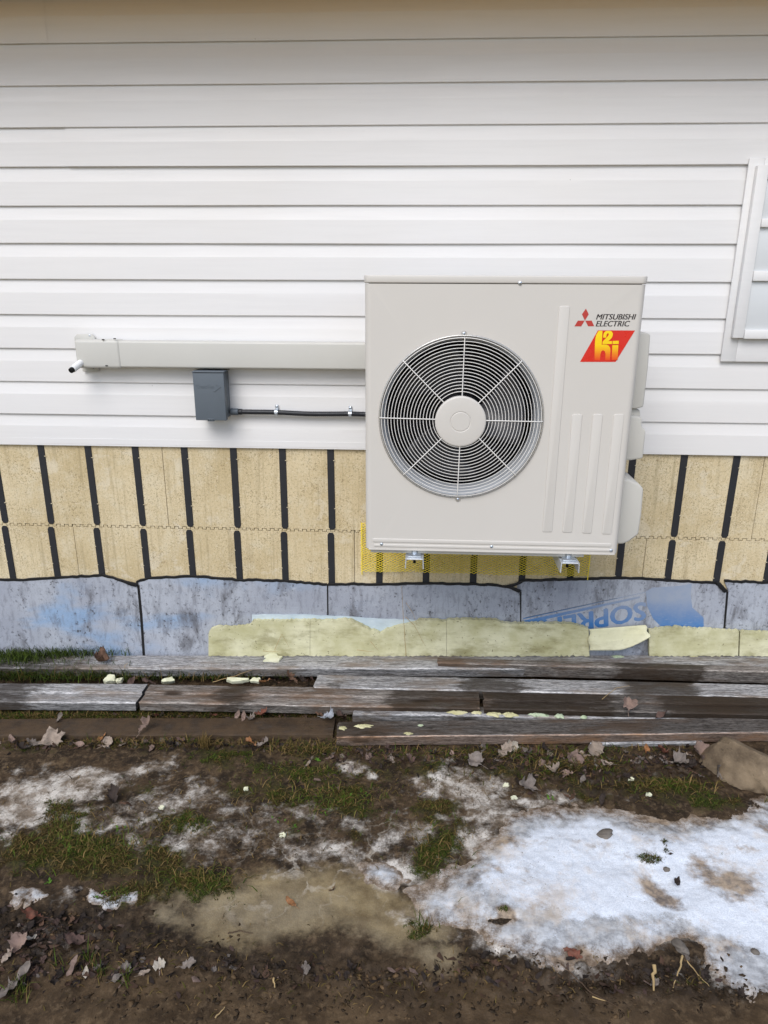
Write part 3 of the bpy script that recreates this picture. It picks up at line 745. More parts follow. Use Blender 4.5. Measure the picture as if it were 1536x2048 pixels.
# ------------------------------------------------------------------ membrane
mem = thing('waterproofing_membrane', (0.3, -0.01, 0.0), 'blue grey peel and stick waterproofing sheets on the lower foundation', 'membrane')
def wp(pts, Y): return [tuple(W(x, y, Y)[[0, 2]]) for x, y in pts]
def fine(pts, step=8, amp=0.8, seed=0):
    out = []
    for i in range(len(pts)-1):
        (a, b), (c, d) = pts[i], pts[i+1]; n = max(1, int(math.hypot(c-a, d-b)/step))
        for k in range(n):
            t = k/n; out.append((a+(c-a)*t, b+(d-b)*t+(amp*2*(vnoise(np.array([a*.13+k*1.7]), np.array([seed*3.3]), 4)[0]-.5) if k else 0)))
    return out+[pts[-1]]
top1 = [(-900,1158),(-500,1170),(-120,1164),(0,1160),(45,1161),(110,1157),(204,1151),(226,1156),(250,1165),(274,1170)]
top2 = [(272,1166),(297,1157),(391,1154),(440,1158),(480,1161),(569,1162),(610,1167),(654,1170)]
top3 = [(656,1170),(700,1169),(756,1170),(852,1168),(943,1169),(985,1171),(1015,1175),(1041,1182)]
top4 = [(1034,1168),(1048,1162),(1135,1160),(1236,1157),(1277,1158),(1342,1162),(1395,1165),(1430,1167),(1454,1184)]
top5 = [(1449,1163),(1500,1165),(1560,1167),(1700,1172),(2000,1178),(2400,1190)]
sheets = [top1+[(281,1240),(288,1325),(-140,1325),(-900,1310)], top2+[(655,1330),(291,1325),(283,1240),(276,1172)], top3+[(1041,1335),(657,1330)],
          top4+[(1447,1262),(1440,1335),(1043,1335)], top5+[(2400,1400),(1700,1345),(1443,1335),(1450,1262),(1457,1184)]]
for i, s_ in enumerate(sheets):
    MB().prism(wp(fine(s_+[s_[0]], 10, 0.6, i)[:-1], -0.0075), -0.0075-0.0006*(i % 2), -0.0042).build('membrane_sheet', M['membrane'], mem, smooth=30)
for i, t in enumerate((top1, top2, top3, top4, top5)):
    f_ = fine(t, 8, 1.2, i+9)
    hi = [(x, y-2.6-1.0*abs(math.sin(x*.07+i))) for x, y in f_]; lo = [(x, y+1.6) for x, y in f_[::-1]]
    MB().prism(wp(hi+lo, -0.009), -0.0098, -0.0036).build('bitumen_edge', M['bitumen'], mem, bevel=0.0006, seg=1)
for pl in ([(244,1160),(262,1164),(276,1167),(273,1174),(262,1172),(246,1165)], [(1008,1172),(1030,1167),(1043,1161),(1045,1166),(1028,1173),(1013,1175)], [(1018,1173),(1026,1174),(1043,1181),(1038,1186),(1024,1180)],
           [(1432,1164),(1441,1165),(1456,1182),(1449,1186),(1438,1176)]):
    MB().prism(wp(pl, -0.014), -0.0150, -0.0099).build('bitumen_curl', M['bitumen'], mem, bevel=0.0012)
for pl in ([(274,1170),(279,1170),(285,1230),(291,1322),(286,1322),(280,1235)], [(653.5,1169),(656.5,1169),(657,1242),(654.5,1242)], [(1039.5,1183),(1043,1183),(1042.5,1260),(1040.5,1260)], [(1452.5,1184),(1457,1184),(1450,1264),(1446,1264)]):
    MB().prism(wp(fine(pl+[pl[0]], 9, 0.0, 2)[:-1], -0.0085), -0.0088, -0.004).build('seam_gap', M['bitumen'], mem)

# faded print on the membrane
def text_mesh(s, bold=0.0, shear=0.0):
    cu = bpy.data.curves.new('lettering', 'FONT'); cu.body = s; cu.size = 1.0; cu.shear = shear; cu.offset = bold; cu.resolution_u = 3
    o_ = bpy.data.objects.new('lettering', cu); COL.objects.link(o_)
    dg = bpy.context.evaluated_depsgraph_get(); dg.update()
    me_ = bpy.data.meshes.new_from_object(o_.evaluated_get(dg)); bpy.data.objects.remove(o_); bpy.data.curves.remove(cu)
    return me_
def place_text(s, o0, ex, ez, bold, shear, y, tilt=None):
    """lettering whose bounding box spans o0 .. o0+ex (width) and o0+ez (height), all (x, z)"""
    me_ = text_mesh(s, bold, shear); n = len(me_.vertices); co = np.zeros(n*3); me_.vertices.foreach_get('co', co); co = co.reshape(-1, 3)
    lo, hi = co.min(0), co.max(0); u = (co[:, 0]-lo[0])/(hi[0]-lo[0]); v = (co[:, 1]-lo[1])/(hi[1]-lo[1])
    out = np.stack([o0[0]+u*ex[0]+v*ez[0], np.full(n, y), o0[1]+u*ex[1]+v*ez[1]], -1)
    me_.vertices.foreach_set('co', out.ravel()); me_.update(); return me_
c8 = lambda x, y: W(980+x*.362, 1150+y*.362, -0.009)[[0, 2]]
a_, b_ = c8(858, 148), c8(178, 268); hgt = c8(858, 246)-a_
bmj = bmesh.new()
for k, (dx_, dz_) in enumerate(((0, 0), (.004, 0), (-.004, 0), (0, .0025), (0, -.0025))):
    bmj.from_mesh(place_text('SOPREMA', a_+np.array([dx_, dz_]), b_-a_, hgt, 0.0, 0.0, -0.0087-.00004*k))
me_ = bpy.data.meshes.new('printed_lettering'); bmj.to_mesh(me_); bmj.free()
link('printed_lettering', me_, M['print'], mem)
for (p0, p1, w0, w1) in (((186,262),(830,122),26,14), ((184,241),(860,95),9,5), ((196,236),(700,128),4,3)):
    q0, q1 = c8(*p0), c8(*p1); h0, h1 = w0*.362/560, w1*.362/560
    MB().add([(q0[0], -0.0087, q0[1]-h0/2), (q1[0], -0.0087, q1[1]-h1/2), (q1[0], -0.0087, q1[1]+h1/2), (q0[0], -0.0087, q0[1]+h0/2)], [(0,1,2,3)]).build('printed_stripe', M['print'], mem)
blob = [(862,90),(900,70),(1050,60),(1115,48),(1110,110),(1118,180),(1180,235),(1182,300),(1120,305),(960,300),(900,240),(868,170)]
MB().add([(*c8(x, y)[[0]], -0.0086, c8(x, y)[1]) for x, y in blob], [tuple(range(len(blob)))]).build('printed_emblem', M['print'], mem)

# ------------------------------------------------------------------ broken foam boards at the wall foot
FT = [(417,1312),(417,1268),(421,1259),(440,1254),(462,1256),(480,1254),(500,1250),(504,1244),(506,1241)]
film = tag(MB().prism(wp(fine([(504,1229),(600,1229),(656,1231),(742,1236),(800,1239),(872,1240),(872,1275),(760,1275),(504,1262),(504,1229)], 10, 1.0, 3)[:-1], -0.012), -0.0125, -0.0095).build('plastic_film', M['film'], None, loc=tuple(W(690, 1250, -0.012))),
           'torn strip of pale blue film above the broken yellow foam board', 'film')
fb = thing('foam_board', tuple(W(780, 1305, -0.02)), 'long broken yellow green foam board with jagged top edge against the membrane', 'foam board')
pieces = [FT+[(505.9,1312)], [(506.2,1312),(506.2,1242),(560,1243),(619.8,1242),(619.8,1312)],
          [(620.3,1312),(620.3,1242),(660,1242),(700,1240),(712,1246),(728,1254),(742,1262),(752,1263),(760,1268),(770,1262),(788,1255),(812,1250),(833,1245),(838,1240),(860,1240),(880,1242),(892.8,1243),(892.8,1312)],
          [(893.3,1312),(893.3,1242),(905,1240),(990,1240),(1003,1246),(1052,1248),(1095,1247),(1136,1248),(1157,1251),(1177,1257),(1179,1312)]]
for i, p_ in enumerate(pieces):
    MB().prism(wp(fine(p_+[p_[0]], 4, 2.0, i+20)[:-1], -0.036), -0.036-0.0008*(i % 2), -0.0135).build('foam_panel', M['xps'], fb, smooth=None)
fb2 = thing('foam_board', tuple(W(1420, 1305, -0.02)), 'dirty yellow foam board remnant beside the torn flap, under the blue print', 'foam board')
for i, p_ in enumerate(([(1299,1312),(1298,1260),(1330,1257),(1360,1255),(1389,1259),(1420,1259),(1450,1261),(1478,1262),(1476,1312)], [(1479,1312),(1480.5,1263),(1536,1265),(1690,1270),(1690,1318)])):
    MB().prism(wp(fine(p_+[p_[0]], 4, 2.0, i+30)[:-1], -0.034), -0.034, -0.0135).build('foam_panel', M['xps'], fb2, smooth=None)
# torn flap, curling forward
fp = [(1178,1259),(1230,1254),(1289,1250),(1294,1262),(1299,1270),(1285,1288),(1240,1297),(1186,1300),(1180,1288)]
n_ = 14; vs, fs_ = [], []
for j in range(n_+1):
    for i in range(n_+1):
        u, v = i/n_, j/n_
        x = 1178+(1291+8*v-1178)*u; yt = 1259-9*u; yb = 1301-(24*max(0, u-.45)**1.6*3.0 if u > .45 else 0)
        y = yt+(yb-yt)*v
        dep = -0.045-0.030*v*(0.4+0.6*u)-0.006*math.sin(u*7)
        q = W(x+2*math.sin(v*9), y, dep); vs.append(tuple(q))
for j in range(n_):
    for i in range(n_): fs_.append((j*(n_+1)+i, j*(n_+1)+i+1, (j+1)*(n_+1)+i+1, (j+1)*(n_+1)+i))
o = MB().add(vs, fs_).build('foam_flap', M['xps_new'], None, smooth=60, loc=tuple(W(1235, 1280, -0.05)))
sm = o.modifiers.new('thick', 'SOLIDIFY'); sm.thickness = 0.007; sm.offset = 1
tag(o, 'pale torn foam flap curling away from the broken yellow boards', 'foam flap')

# ================================================================== YELLOW NET
nx0, nx1 = W(726, 1120, -0.02)[0], W(1178, 1120, -0.02)[0]; nz1, nz0 = 0.62, W(800, 1149, -0.02)[2]
net = thing('drainage_net', ((nx0+nx1)/2, -0.02, nz0), 'yellow plastic netting hanging on the foundation behind the heat pump', 'netting')
mb = MB(); cw, rh, hw = 0.0210, 0.0105, 0.0023
ncol = int((nx1-nx0)/cw); nrow = int((nz1-nz0)/rh)
for c in range(ncol+1):
    botz = nz0+0.006*math.sin(c*0.21)+0.004*math.sin(c*0.63+1)
    for fam in (0, 1):
        pts = []
        for r in range(nrow+1):
            z = nz1-r*rh
            if z < botz+random.uniform(-0.004, 0.002): break
            sgn = 1 if (r+fam) % 2 else -1
            pts.append((nx0+c*cw+sgn*cw*0.5*(0.98)+0.0012*math.sin(r*1.3+c), -0.012-0.004*math.sin(c*0.5)-0.003*math.sin(r*.7+c*.2)-(0.0015 if fam else 0), z))
        vs, fs_ = [], []
        for (x, y, z) in pts: vs += [(x-hw, y, z), (x, y-0.0016, z), (x+hw, y, z)]
        for i in range(len(pts)-1):
            for j in range(2): fs_.append((i*3+j, i*3+j+1, i*3+j+4, i*3+j+3))
        mb.add(vs, fs_)
o = mb.build('net_strands', M['net'], net, smooth=60); o['kind'] = 'stuff'
for x in (nx0-0.006, nx1+0.002):
    MB().tube([(x, -0.014, nz1), (x+0.002, -0.015, (nz0+nz1)/2), (x+0.001, -0.016, nz0-0.006)], 0.0020, 6).build('selvage_cord', M['net'], net)

# ================================================================== HEAT PUMP
UX, UW, UY, UB = 0.0905, 0.84, -0.594, -0.262
ZU0, ZU1 = 0.722, 1.5755
unit = thing('heat_pump', (UX+UW/2, (UY+UB)/2, ZU0-0.02), 'beige outdoor heat pump unit with round fan grille and red badge on wall brackets', 'heat pump')
FC = W(921.5, 838, UY); FC = (FC[0], FC[2]); FR = 0.2565
X0, X1 = UX, UX+UW; R_ = 0.020
mb = MB()
# front sheet with the fan opening
xa, xb = X0+R_, X1-R_
angs = sorted(set([2*math.pi*k/120 for k in range(120)]+[math.atan2(z-FC[1], x-FC[0]) % (2*math.pi) for x in (xa, xb) for z in (ZU0, ZU1)]))
inner, outer = [], []
for a in angs:
    c, s_ = math.cos(a), math.sin(a); inner.append((FC[0]+FR*c, UY, FC[1]+FR*s_))
    t = min(((xb-FC[0])/c if c > 1e-9 else (xa-FC[0])/c if c < -1e-9 else 1e9), ((ZU1-FC[1])/s_ if s_ > 1e-9 else (ZU0-FC[1])/s_ if s_ < -1e-9 else 1e9))
    outer.append((FC[0]+t*c, UY, FC[1]+t*s_))
n_ = len(angs); mb.add(inner+outer, [(i, (i+1) % n_, (i+1) % n_+n_, i+n_) for i in range(n_)])
# rolled corners and sides
for sgn, xc in ((-1, X0+R_), (1, X1-R_)):
    pr = [(xc+sgn*R_*math.sin(t*math.pi/16), UY+R_-R_*math.cos(t*math.pi/16)) for t in range(9)]+[(xc+sgn*R_, UB)]
    vs = [(x, y, z) for x, y in pr for z in (ZU0, ZU1)]
    mb.add(vs, [(2*i, 2*i+1, 2*i+3, 2*i+2) for i in range(len(pr)-1)])
mb.add([(X0, UB, ZU0), (X1, UB, ZU0), (X1, UB, ZU1), (X0, UB, ZU1)], [(0,1,2,3)])
mb.add([(X0+.004, UY+.022, ZU0+.003), (X1-.004, UY+.022, ZU0+.003), (X1-.004, UB, ZU0+.003), (X0+.004, UB, ZU0+.003)], [(0,1,2,3)])
me_ = mb.mesh('cabinet'); bm = bmesh.new(); bm.from_mesh(me_); bmesh.ops.remove_doubles(bm, verts=bm.verts, dist=1e-5); bmesh.ops.recalc_face_normals(bm, faces=bm.faces); bm.to_mesh(me_); bm.free()
link('cabinet', me_, M['unit'], unit, 25)
# lower hem of the front sheet
MB().box(X0+.010, X1-.010, UY-.0004, UY+.012, ZU0-.004, ZU0+.001).build('front_hem', M['unit'], unit, bevel=0.001)
# lid
def rrect(x0, x1, y0, y1, r, n=6):
    p = []
    for cx, cy, a in ((x1-r, y0+r, -90), (x1-.004, y1-.004, 0), (x0+.004, y1-.004, 90), (x0+r, y0+r, 180)):
        rr = r if cy < (y0+y1)/2 else .004
        for k in range(n+1):
            t = math.radians(a+90*k/n); p.append((cx+rr*math.cos(t), cy+rr*math.sin(t)))
    return p
pl = rrect(X0-.003, X1+.003, UY-.003, UB+.002, .022)
mb = MB(); n_ = len(pl); mb.add([(x, y, ZU1+.0015) for x, y in pl]+[(x, y, ZU1+.0245) for x, y in pl], [tuple(range(n_-1, -1, -1)), tuple(range(n_, 2*n_))]+[(i, (i+1) % n_, (i+1) % n_+n_, i+n_) for i in range(n_)])
lid = mb.build('lid', M['unit'], unit, bevel=0.004, seg=3)
MB().box(X0+.012, X1-.012, UY+.012, UB-.01, ZU1-.004, ZU1+.003).build('lid_gasket', M['rubber'], unit)
# base pan
MB().box(X0+.016, X1-.105, UY+.018, UB-.005, ZU0-.021, ZU0+.002).build('base_pan', M['unit_side'], unit, bevel=0.003)
def screw(x, z, y, parent, r=0.0042):
    s_ = MB().lathe((x, z), [(0.0002, y-.0028), (r*.55, y-.0026), (r, y-.0012), (r*1.25, y-.0008), (r*1.25, y+.001)], 14).build('screw', M['bolt'], parent, smooth=50)
    MB().box(x-r*.6, x+r*.6, y-.0031, y-.0025, z-.0005, z+.0005).build('slot', M['rubber'], s_)
    return s_
for px_, py_ in ((763, 1088), (983, 1093), (1222, 1100.5)):
    q = W(px_, py_, UY); screw(q[0], q[2], UY-.002, unit)
q = W(1040, 566, UY); screw(q[0], q[2], UY-.003, lid)
# pressed ribs
def rib(x0, x1, z0, z1, nm='pressed_rib'):
    r = min(0.006, (z1-z0)*0.42); poly = []
    for cx, cz, a in ((x1-r, z0+r, -90), (x1-r, z1-r, 0), (x0+r, z1-r, 90), (x0+r, z0+r, 180)):
        for k in range(5): t = math.radians(a+22.5*k); poly.append((cx+r*math.cos(t), cz+r*math.sin(t)))
    return MB().prism(poly, UY-.0022, UY+.002).build(nm, M['unit'], unit, bevel=min(0.0018, r*0.6), seg=3, smooth=60)
for (pt, pb) in (((1118, 1140, 612), 1064), ((1144, 1165, 828), 1064), ((1185.5, 1206, 828), 1065), ((1227.5, 1248.5, 828), 1066)):
    a, b = W(pt[0], pt[2], UY), W(pt[1], pt[2], UY); rib(a[0], b[0], W(1105, pb, UY)[2], a[2])
a, b = W(745, 1076, UY), W(1222, 1094, UY)
rib(a[0], b[0], W(983, 1089, UY)[2], W(983, 1081.5, UY)[2])
rib(a[0]+.004, b[0], W(983, 1097.5, UY)[2]-.001, W(983, 1091.5, UY)[2]-.002)
# grille
gr = thing('grille', (0, 0, 0), None, None); bpy.data.objects.remove(gr)
mb = MB(); mb.ring(FC, FR+.001, UY-.002, .0034, 110, 8); mb.ring(FC, FR-.0055, UY-.0075, .0021, 110, 6)
gr = mb.build('fan_grille', M['rim'], unit, smooth=60)
NR = 17
for k in range(NR):
    r = 0.0885+(0.2515-0.0885)*k/(NR-1)
    MB().ring(FC, r, UY-.0100-.004*math.sqrt(max(0, 1-(r/.26)**2)), .00112, 84, 5).build('wire_ring', M['wire'], gr, smooth=80)
for k in range(8):
    a = math.radians(90+45*k+ (0.6 if k % 2 else -0.6)); c, s_ = math.cos(a), math.sin(a)
    pts = [(FC[0]+r*c, UY-.0126-.004*math.sqrt(max(0, 1-(r/.26)**2)), FC[1]+r*s_) for r in (.074, .12, .17, .22, .2535)]+[(FC[0]+.2572*c, UY-.004, FC[1]+.2572*s_)]
    MB().tube(pts, .0017, 6).build('spoke', M['wire'], gr, smooth=80)
HC = W(921, 843.5, UY-.018); HCc = (HC[0], HC[2])
MB().lathe(HCc, [(.0002, UY-.0205), (.0285, UY-.0205), (.0302, UY-.0192), (.0318, UY-.0192), (.0334, UY-.0205), (.0740, UY-.0205), (.0775, UY-.0198), (.0797, UY-.0180), (.0806, UY-.0150), (.0802, UY-.006)], 96).build('hub_cap', M['unit'], gr, smooth=32)
for sgn in (1, -1):
    z = FC[1]+sgn*(FR+.0075)
    mb = MB(); mb.prism([(FC[0]+.0085*math.cos(t*math.pi/10)*1.0, z+sgn*.0085*math.sin(t*math.pi/10)) for t in range(11)]+[(FC[0]-.0085, z-sgn*.010), (FC[0]+.0085, z-sgn*.010)], UY-.0035, UY-.0002)
    tb = mb.build('mounting_tab', M['rim'], gr, bevel=0.0008, seg=1); tb.parent = unit
    screw(FC[0], z, UY-.0035, tb, .0036)
# shroud, fan, coil
MB().lathe(FC, [(FR+.0005, UY+.0005), (FR-.003, UY+.004), (FR-.009, UY+.014), (FR-.014, UY+.030), (FR-.016, UY+.055), (FR-.016, UY+.10)], 110).build('fan_shroud', M['shroud'], unit, smooth=60)
MB().lathe(FC, [(FR+.03, UY+.10), (FR+.03, UY+.21), (.0002, UY+.21)], 64).build('coil', M['coil'], unit, smooth=30)
MB().lathe(FC, [(FR-.0165, UY+.0995), (FR+.031, UY+.0998)], 64).build('shroud_flange', M['coil'], unit)
fan = MB().lathe(FC, [(.0002, UY+.052), (.045, UY+.054), (.066, UY+.062), (.070, UY+.13)], 48).build('fan', M['blade'], unit, smooth=50)
for k in range(3):
    vs, fs_ = [], []; n1, n2 = 12, 10
    for i in range(n1+1):
        r = .064+(.216-.064)*i/n1
        for j in range(n2+1):
            sw = 0.18+1.15*(r/.216)**1.2
            a = math.radians(100+120*k)+(-0.45+ j/n2*1.25*(0.75+0.3*r/.216))+0.35*(r/.216)
            y = UY+.060+.060*(j/n2)*(1.1-.4*r/.216)+.012*math.sin(math.pi*j/n2)
            vs.append((FC[0]+r*math.cos(a), y, FC[1]+r*math.sin(a)))
    for i in range(n1):
        for j in range(n2): fs_.append((i*(n2+1)+j, i*(n2+1)+j+1, (i+1)*(n2+1)+j+1, (i+1)*(n2+1)+j))
    o = MB().add(vs, fs_).build('blade', M['blade'], fan, smooth=70)
    o.modifiers.new('thick', 'SOLIDIFY').thickness = 0.003
# covers on the side
def side(nm, pts, y0, y1, bev=0.006):
    return MB().prism([(X1-.004, W(*pts[0], -0.45)[2])]+wp(pts, -0.45)+[(X1-.004, W(*pts[-1], -0.45)[2])], y0, y1).build(nm, M['unit_side'], unit, bevel=bev, seg=3, smooth=50)
side('service_cover', [(1286,664),(1298,668),(1293,735),(1284,812),(1270,816)], -0.47, -0.34)
side('handle_recess', [(1268,818),(1280,820),(1281,833),(1266,834)], -0.45, -0.36, 0.003)
side('pipe_cover', [(1264,829),(1279,832),(1279,850),(1287,858),(1281,913),(1258,917)], -0.48, -0.33)
side('valve_cover', [(1252,953),(1272,962),(1281,972),(1277,1020),(1271,1062),(1252,1076),(1240,1081)], -0.49, -0.33, 0.008)
# brand mark, lettering and badge
c2 = lambda x, y: W(1080+x*.16598, 560+y*.16602, UY)[[0, 2]]
dia = [[(553,345),(587,412),(541,488),(505,412)], [(456,489),(537,489),(497,558),(414,558)], [(545,489),(622,489),(653,557),(579,557)]]
for d_ in dia:
    MB().add([(c2(*p)[0], UY-.0006, c2(*p)[1]) for p in d_], [(0,1,2,3)]).build('diamond_mark', M['red'], unit)
for s_, (x0, y0, x1, y1) in (('MITSUBISHI', (676,476,1152,410)), ('ELECTRIC', (672,559,1078,492))):
    a, b, t = c2(x0, y0), c2(x1, y0), c2(x0, y1)
    bmj = bmesh.new()
    for k, dx_ in enumerate((-.0006, -.0002, .0002, .0006)):
        tm = place_text(s_, a+np.array([dx_, 0]), b-a, (0.0, (t-a)[1]), 0.0, 0.22, UY-.0006-.00004*k); bmj.from_mesh(tm)
    tm = bpy.data.meshes.new('brand_lettering'); bmj.to_mesh(tm); bmj.free()
    link('brand_lettering', tm, M['ink'], unit)
bd = MB().add([(c2(*p)[0], UY-.0006, c2(*p)[1]) for p in [(698,606),(1145,608),(910,986),(482,986)]], [(0,1,2,3)]).build('badge', M['badge'], unit)
hp = [(706,611),(752,611),(742,780),(765,776),(800,778),(828,792),(845,820),(848,850),(842,966),(785,966),(788,890),(782,862),(768,848),(752,848),(736,862),(727,895),(722,966),(655,966),(658,860),(662,740),(668,700),(676,662)]
two = [(760,694),(762,665),(770,636),(786,618),(806,611),(845,612),(866,622),(877,645),(874,672),(860,700),(836,724),(822,736),(866,736),(866,771),(752,771),(753,742),(778,716),(806,688),(824,666),(828,650),(820,641),(808,645),(800,660),(797,694)]
dot = [(875,734),(948,731),(946,770),(873,772)]; ii = [(870,786),(942,783),(934,962),(861,964)]
mb = MB()
for gi, p_ in enumerate((hp, two, dot, ii)):
    vv = [(c2(*p)[0], UY-.0010-.0003*gi, c2(*p)[1]) for p in p_]
    mb.add(vv, [tuple(t_) for t_ in tessellate_polygon([[Vector((q[0], q[2], 0)) for q in vv]])])
mb.build('badge_lettering', M['hot'], bd)

# ------------------------------------------------------------------ brackets
def bracket(px_c, py_web, lab):
    Yt = -0.618; c = W(px_c, py_web, Yt); x, zt = c[0], c[2]; w, h, t = 0.030, 0.036, 0.004
    br = thing('wall_bracket', (x, -0.003, zt), lab, 'bracket', 'galvanised brackets carrying the heat pump')
    MB().box(x-w+.0035, x+w-.0035, Yt, -0.041, zt-t, zt).build('arm_web', M['galv'], br, bevel=0.001, seg=1)
    for sg in (-1, 1):
        MB().prism([(x+sg*(w-.0034), zt), (x+sg*w, zt), (x+sg*(w+.002), zt-h), (x+sg*(w-.0022), zt-h)], Yt-.0005, -0.041).build('arm_flange', M['galv'], br, bevel=0.0008, seg=1)
    MB().box(x-.024, x+.024, -0.040, -0.004, zt-.05, zt+.62).build('wall_rail', M['galv'], br, bevel=0.002)
    MB().box(x-.022, x+.022, Yt+.012, Yt+.085, zt+.0005, zt+.0055).build('washer_plate', M['bolt'], br, bevel=0.0015)
    yb = Yt+.045
    nb = MB()
    nb.add([(x+.0125*math.cos(k*math.pi/3), yb+.0125*math.sin(k*math.pi/3), z) for z in (zt+.0058, zt+.0155) for k in range(6)], [(5,4,3,2,1,0), (6,7,8,9,10,11)]+[(k, (k+1) % 6, (k+1) % 6+6, k+6) for k in range(6)])
    nb.tube([(x, yb, zt+.0150), (x, yb, zt+.019)], .0058, 10)
    nb.build('nut', M['bolt'], br, bevel=0.001)
    MB().tube([(x, yb, zt-.032), (x, yb, zt+.0004)], .0048, 10).build('bolt_shank', M['rubber'], br)
    MB().tube([(x, yb, zt-.009), (x, yb, zt-.0035)], .0085, 6).build('lock_nut', M['rubber'], br)
    MB().box(x-.026, x+.026, UY+.035, UY+.075, zt+.0006, ZU0-.0213).build('rubber_pad', M['rubber'], br)
bracket(829, 1118, 'galvanised bracket under the fan side of the heat pump, seen end on')
bracket(1141, 1126, 'galvanised bracket under the ribbed side of the heat pump, seen at an angle')

# ------------------------------------------------------------------ line set cover
DY = -0.078
dz1, dz0 = W(470, 684, DY)[2], W(470, 737.5, DY)[2]; dxl = W(227, 710, DY)[0]; dxe = W(147, 700, DY)[0]
lc = thing('line_set_cover', (dxl, -0.02, dz0), 'beige plastic line set duct running along the siding into the heat pump', 'duct cover')
def duct(x0, x1, z0, z1, y, nm, r=0.008):
    pr = [(-0.018, z1+.0)] + [(y+r-r*math.sin(k*math.pi/10), z1-r+r*math.cos(k*math.pi/10)) for k in range(6)]+[(y+r-r*math.cos(k*math.pi/10), z0+r-r*math.sin(k*math.pi/10)) for k in range(6)]+[(-0.018, z0)]
    n = len(pr); ns = 24; vs = []
    for i in range(ns+1):
        x = x0+(x1-x0)*i/ns; vs += [(x, a, b) for a, b in pr]
    fs_ = [(i*n+j, i*n+(j+1) % n, (i+1)*n+(j+1) % n, (i+1)*n+j) for i in range(ns) for j in range(n)]+[tuple(range(n)), tuple(range(ns*n, ns*n+n))[::-1]]
    return MB().add(vs, fs_).build(nm, M['duct'], lc, smooth=40)
duct(dxl, 0.30, dz0, dz1, DY, 'duct')
MB().box(dxe+.006, dxl+.028, DY-.004, -0.019, dz0-.004, dz1+.004).build('end_fitting', M['duct'], lc, bevel=0.012, seg=4, smooth=60)
ta, tb_ = W(147, 668, -0.03), W(188, 668, -0.03)
MB().prism([(ta[0]+.012, ta[2]), (tb_[0]-.012, ta[2]), (tb_[0], ta[2]-.012), (tb_[0], dz1-.01), (ta[0], dz1-.01), (ta[0], ta[2]-.012)], -0.028, -0.019).build('fixing_flange', M['duct'], lc, bevel=0.002)
q = W(179, 669.5, -0.028); screw(q[0], q[2]-.003, -0.028, lc, .003)
b0, b1 = W(164, 740, -0.03), W(196, 742, -0.03)
MB().box(b0[0], b1[0], -0.028, -0.019, b1[2]-.003, dz0+.006).build('fixing_flange', M['duct'], lc, bevel=0.002)
q = W(187, 737, -0.03); screw(q[0], q[2]+.001, -0.028, lc, .003)
for px_, py_ in ((206, 679.5), (213, 731.5), (229, 677.5)):
    q = W(px_, py_, DY-.006); MB().box(q[0]-.005, q[0]+.005, DY-.0052, DY-.0035, q[2]-.002, q[2]+.002).build('snap_slot', M['rubber'], lc)
pa, pb = W(160, 727, DY-.004), W(141, 742, DY-.055)
d_ = (pb-pa); pe = pa+d_*0.78
dp = thing('pipe_stub', tuple(pa), 'short white pipe stub with black end sticking out of the duct fitting', 'pipe')
MB().tube([pa-d_*.15, pa, pe], .0135, 20).build('white_sleeve', M['white'], dp, bevel=0.0015)
MB().tube([pe-d_*.05, pa+d_*1.0], [.0105, .0100], 18).build('black_tube', M['rubber'], dp, bevel=0.001)
dirn = d_/np.linalg.norm(d_)
MB().tube([pa+d_*1.0, pa+d_*1.0+dirn*.0006], .007, 18).build('bore', M['coil'], dp)

# ------------------------------------------------------------------ disconnect box and conduit
BY = -0.105
a, b = W(384.5, 745, BY), W(455.5, 841, BY)
bx0, bx1, bz1, bz0 = a[0], W(448, 746, BY)[0]-.002, W(415, 745, BY)[2], W(424, 841, BY)[2]
db = thing('disconnect_box', ((bx0+bx1)/2, -0.02, bz0), 'slate grey electrical disconnect box under the duct with embossed arrow', 'electrical box')
MB().box(bx0+.004, bx1-.004, -0.078, -0.019, bz0+.004, bz1-.002).build('box_base', M['pvc'], db, bevel=0.003)
MB().prism([(bx0, bz0), (bx1, bz0), (bx1, bz1), (bx0, bz1)], BY, -0.0785).build('box_cover', M['pvc'], db, bevel=0.0025, seg=3)
MB().box(bx0-.002, bx1+.002, BY-.004, -0.02, bz1+.0005, bz1+.0045).build('rain_lip', M['pvc'], db, bevel=0.0015)
q0, q1 = W(392, 775, BY), W(428, 775, BY); qh = W(392, 766, BY)[2]-q0[2]
me_ = place_text('CreeoTec', (q0[0], q0[2]-.004), (q1[0]-q0[0], 0.0), (0, .016), 0.0, 0.0, BY-.0011)
link('embossed_lettering', me_, M['pvc'], db)
ar = [(430.5,769),(436,768.5),(442,774.5),(430,783.5),(426.5,783),(435.5,775)]
MB().prism(wp(ar, BY), BY-.0016, BY+.001).build('embossed_arrow', M['pvc'], db, bevel=0.0005, seg=1)
q = W(422, 838.5, BY)
MB().box(q[0]-.013, q[0]+.013, BY-.003, BY+.01, bz0-.003, bz0+.007).build('latch', M['pvc'], db, bevel=0.001)
for dx in (-.0085, 0.0, .0085):
    MB().box(q[0]+dx-.0028, q[0]+dx+.0028, BY-.0034, BY-.002, bz0+.0005, bz0+.0045).build('latch_slot', M['rubber'], db)
CY = -0.036; cr = 0.0098
cp = [W(x, y, CY) for x, y in ((470, 823.5), (520, 824), (552, 824.5), (590, 826.5), (620, 828), (660, 828), (700, 827.5), (724, 828.5), (760, 829.5))]
cp += [np.array([.16, -.050, cp[-1][2]]), np.array([.24, -.10, cp[-1][2]]), np.array([.30, -.19, cp[-1][2]]), np.array([.31, -.27, cp[-1][2]])]
cn = thing('conduit', tuple(cp[0]), 'black flexible electrical conduit from the grey box to the heat pump', 'conduit')
pts, rad = [], []
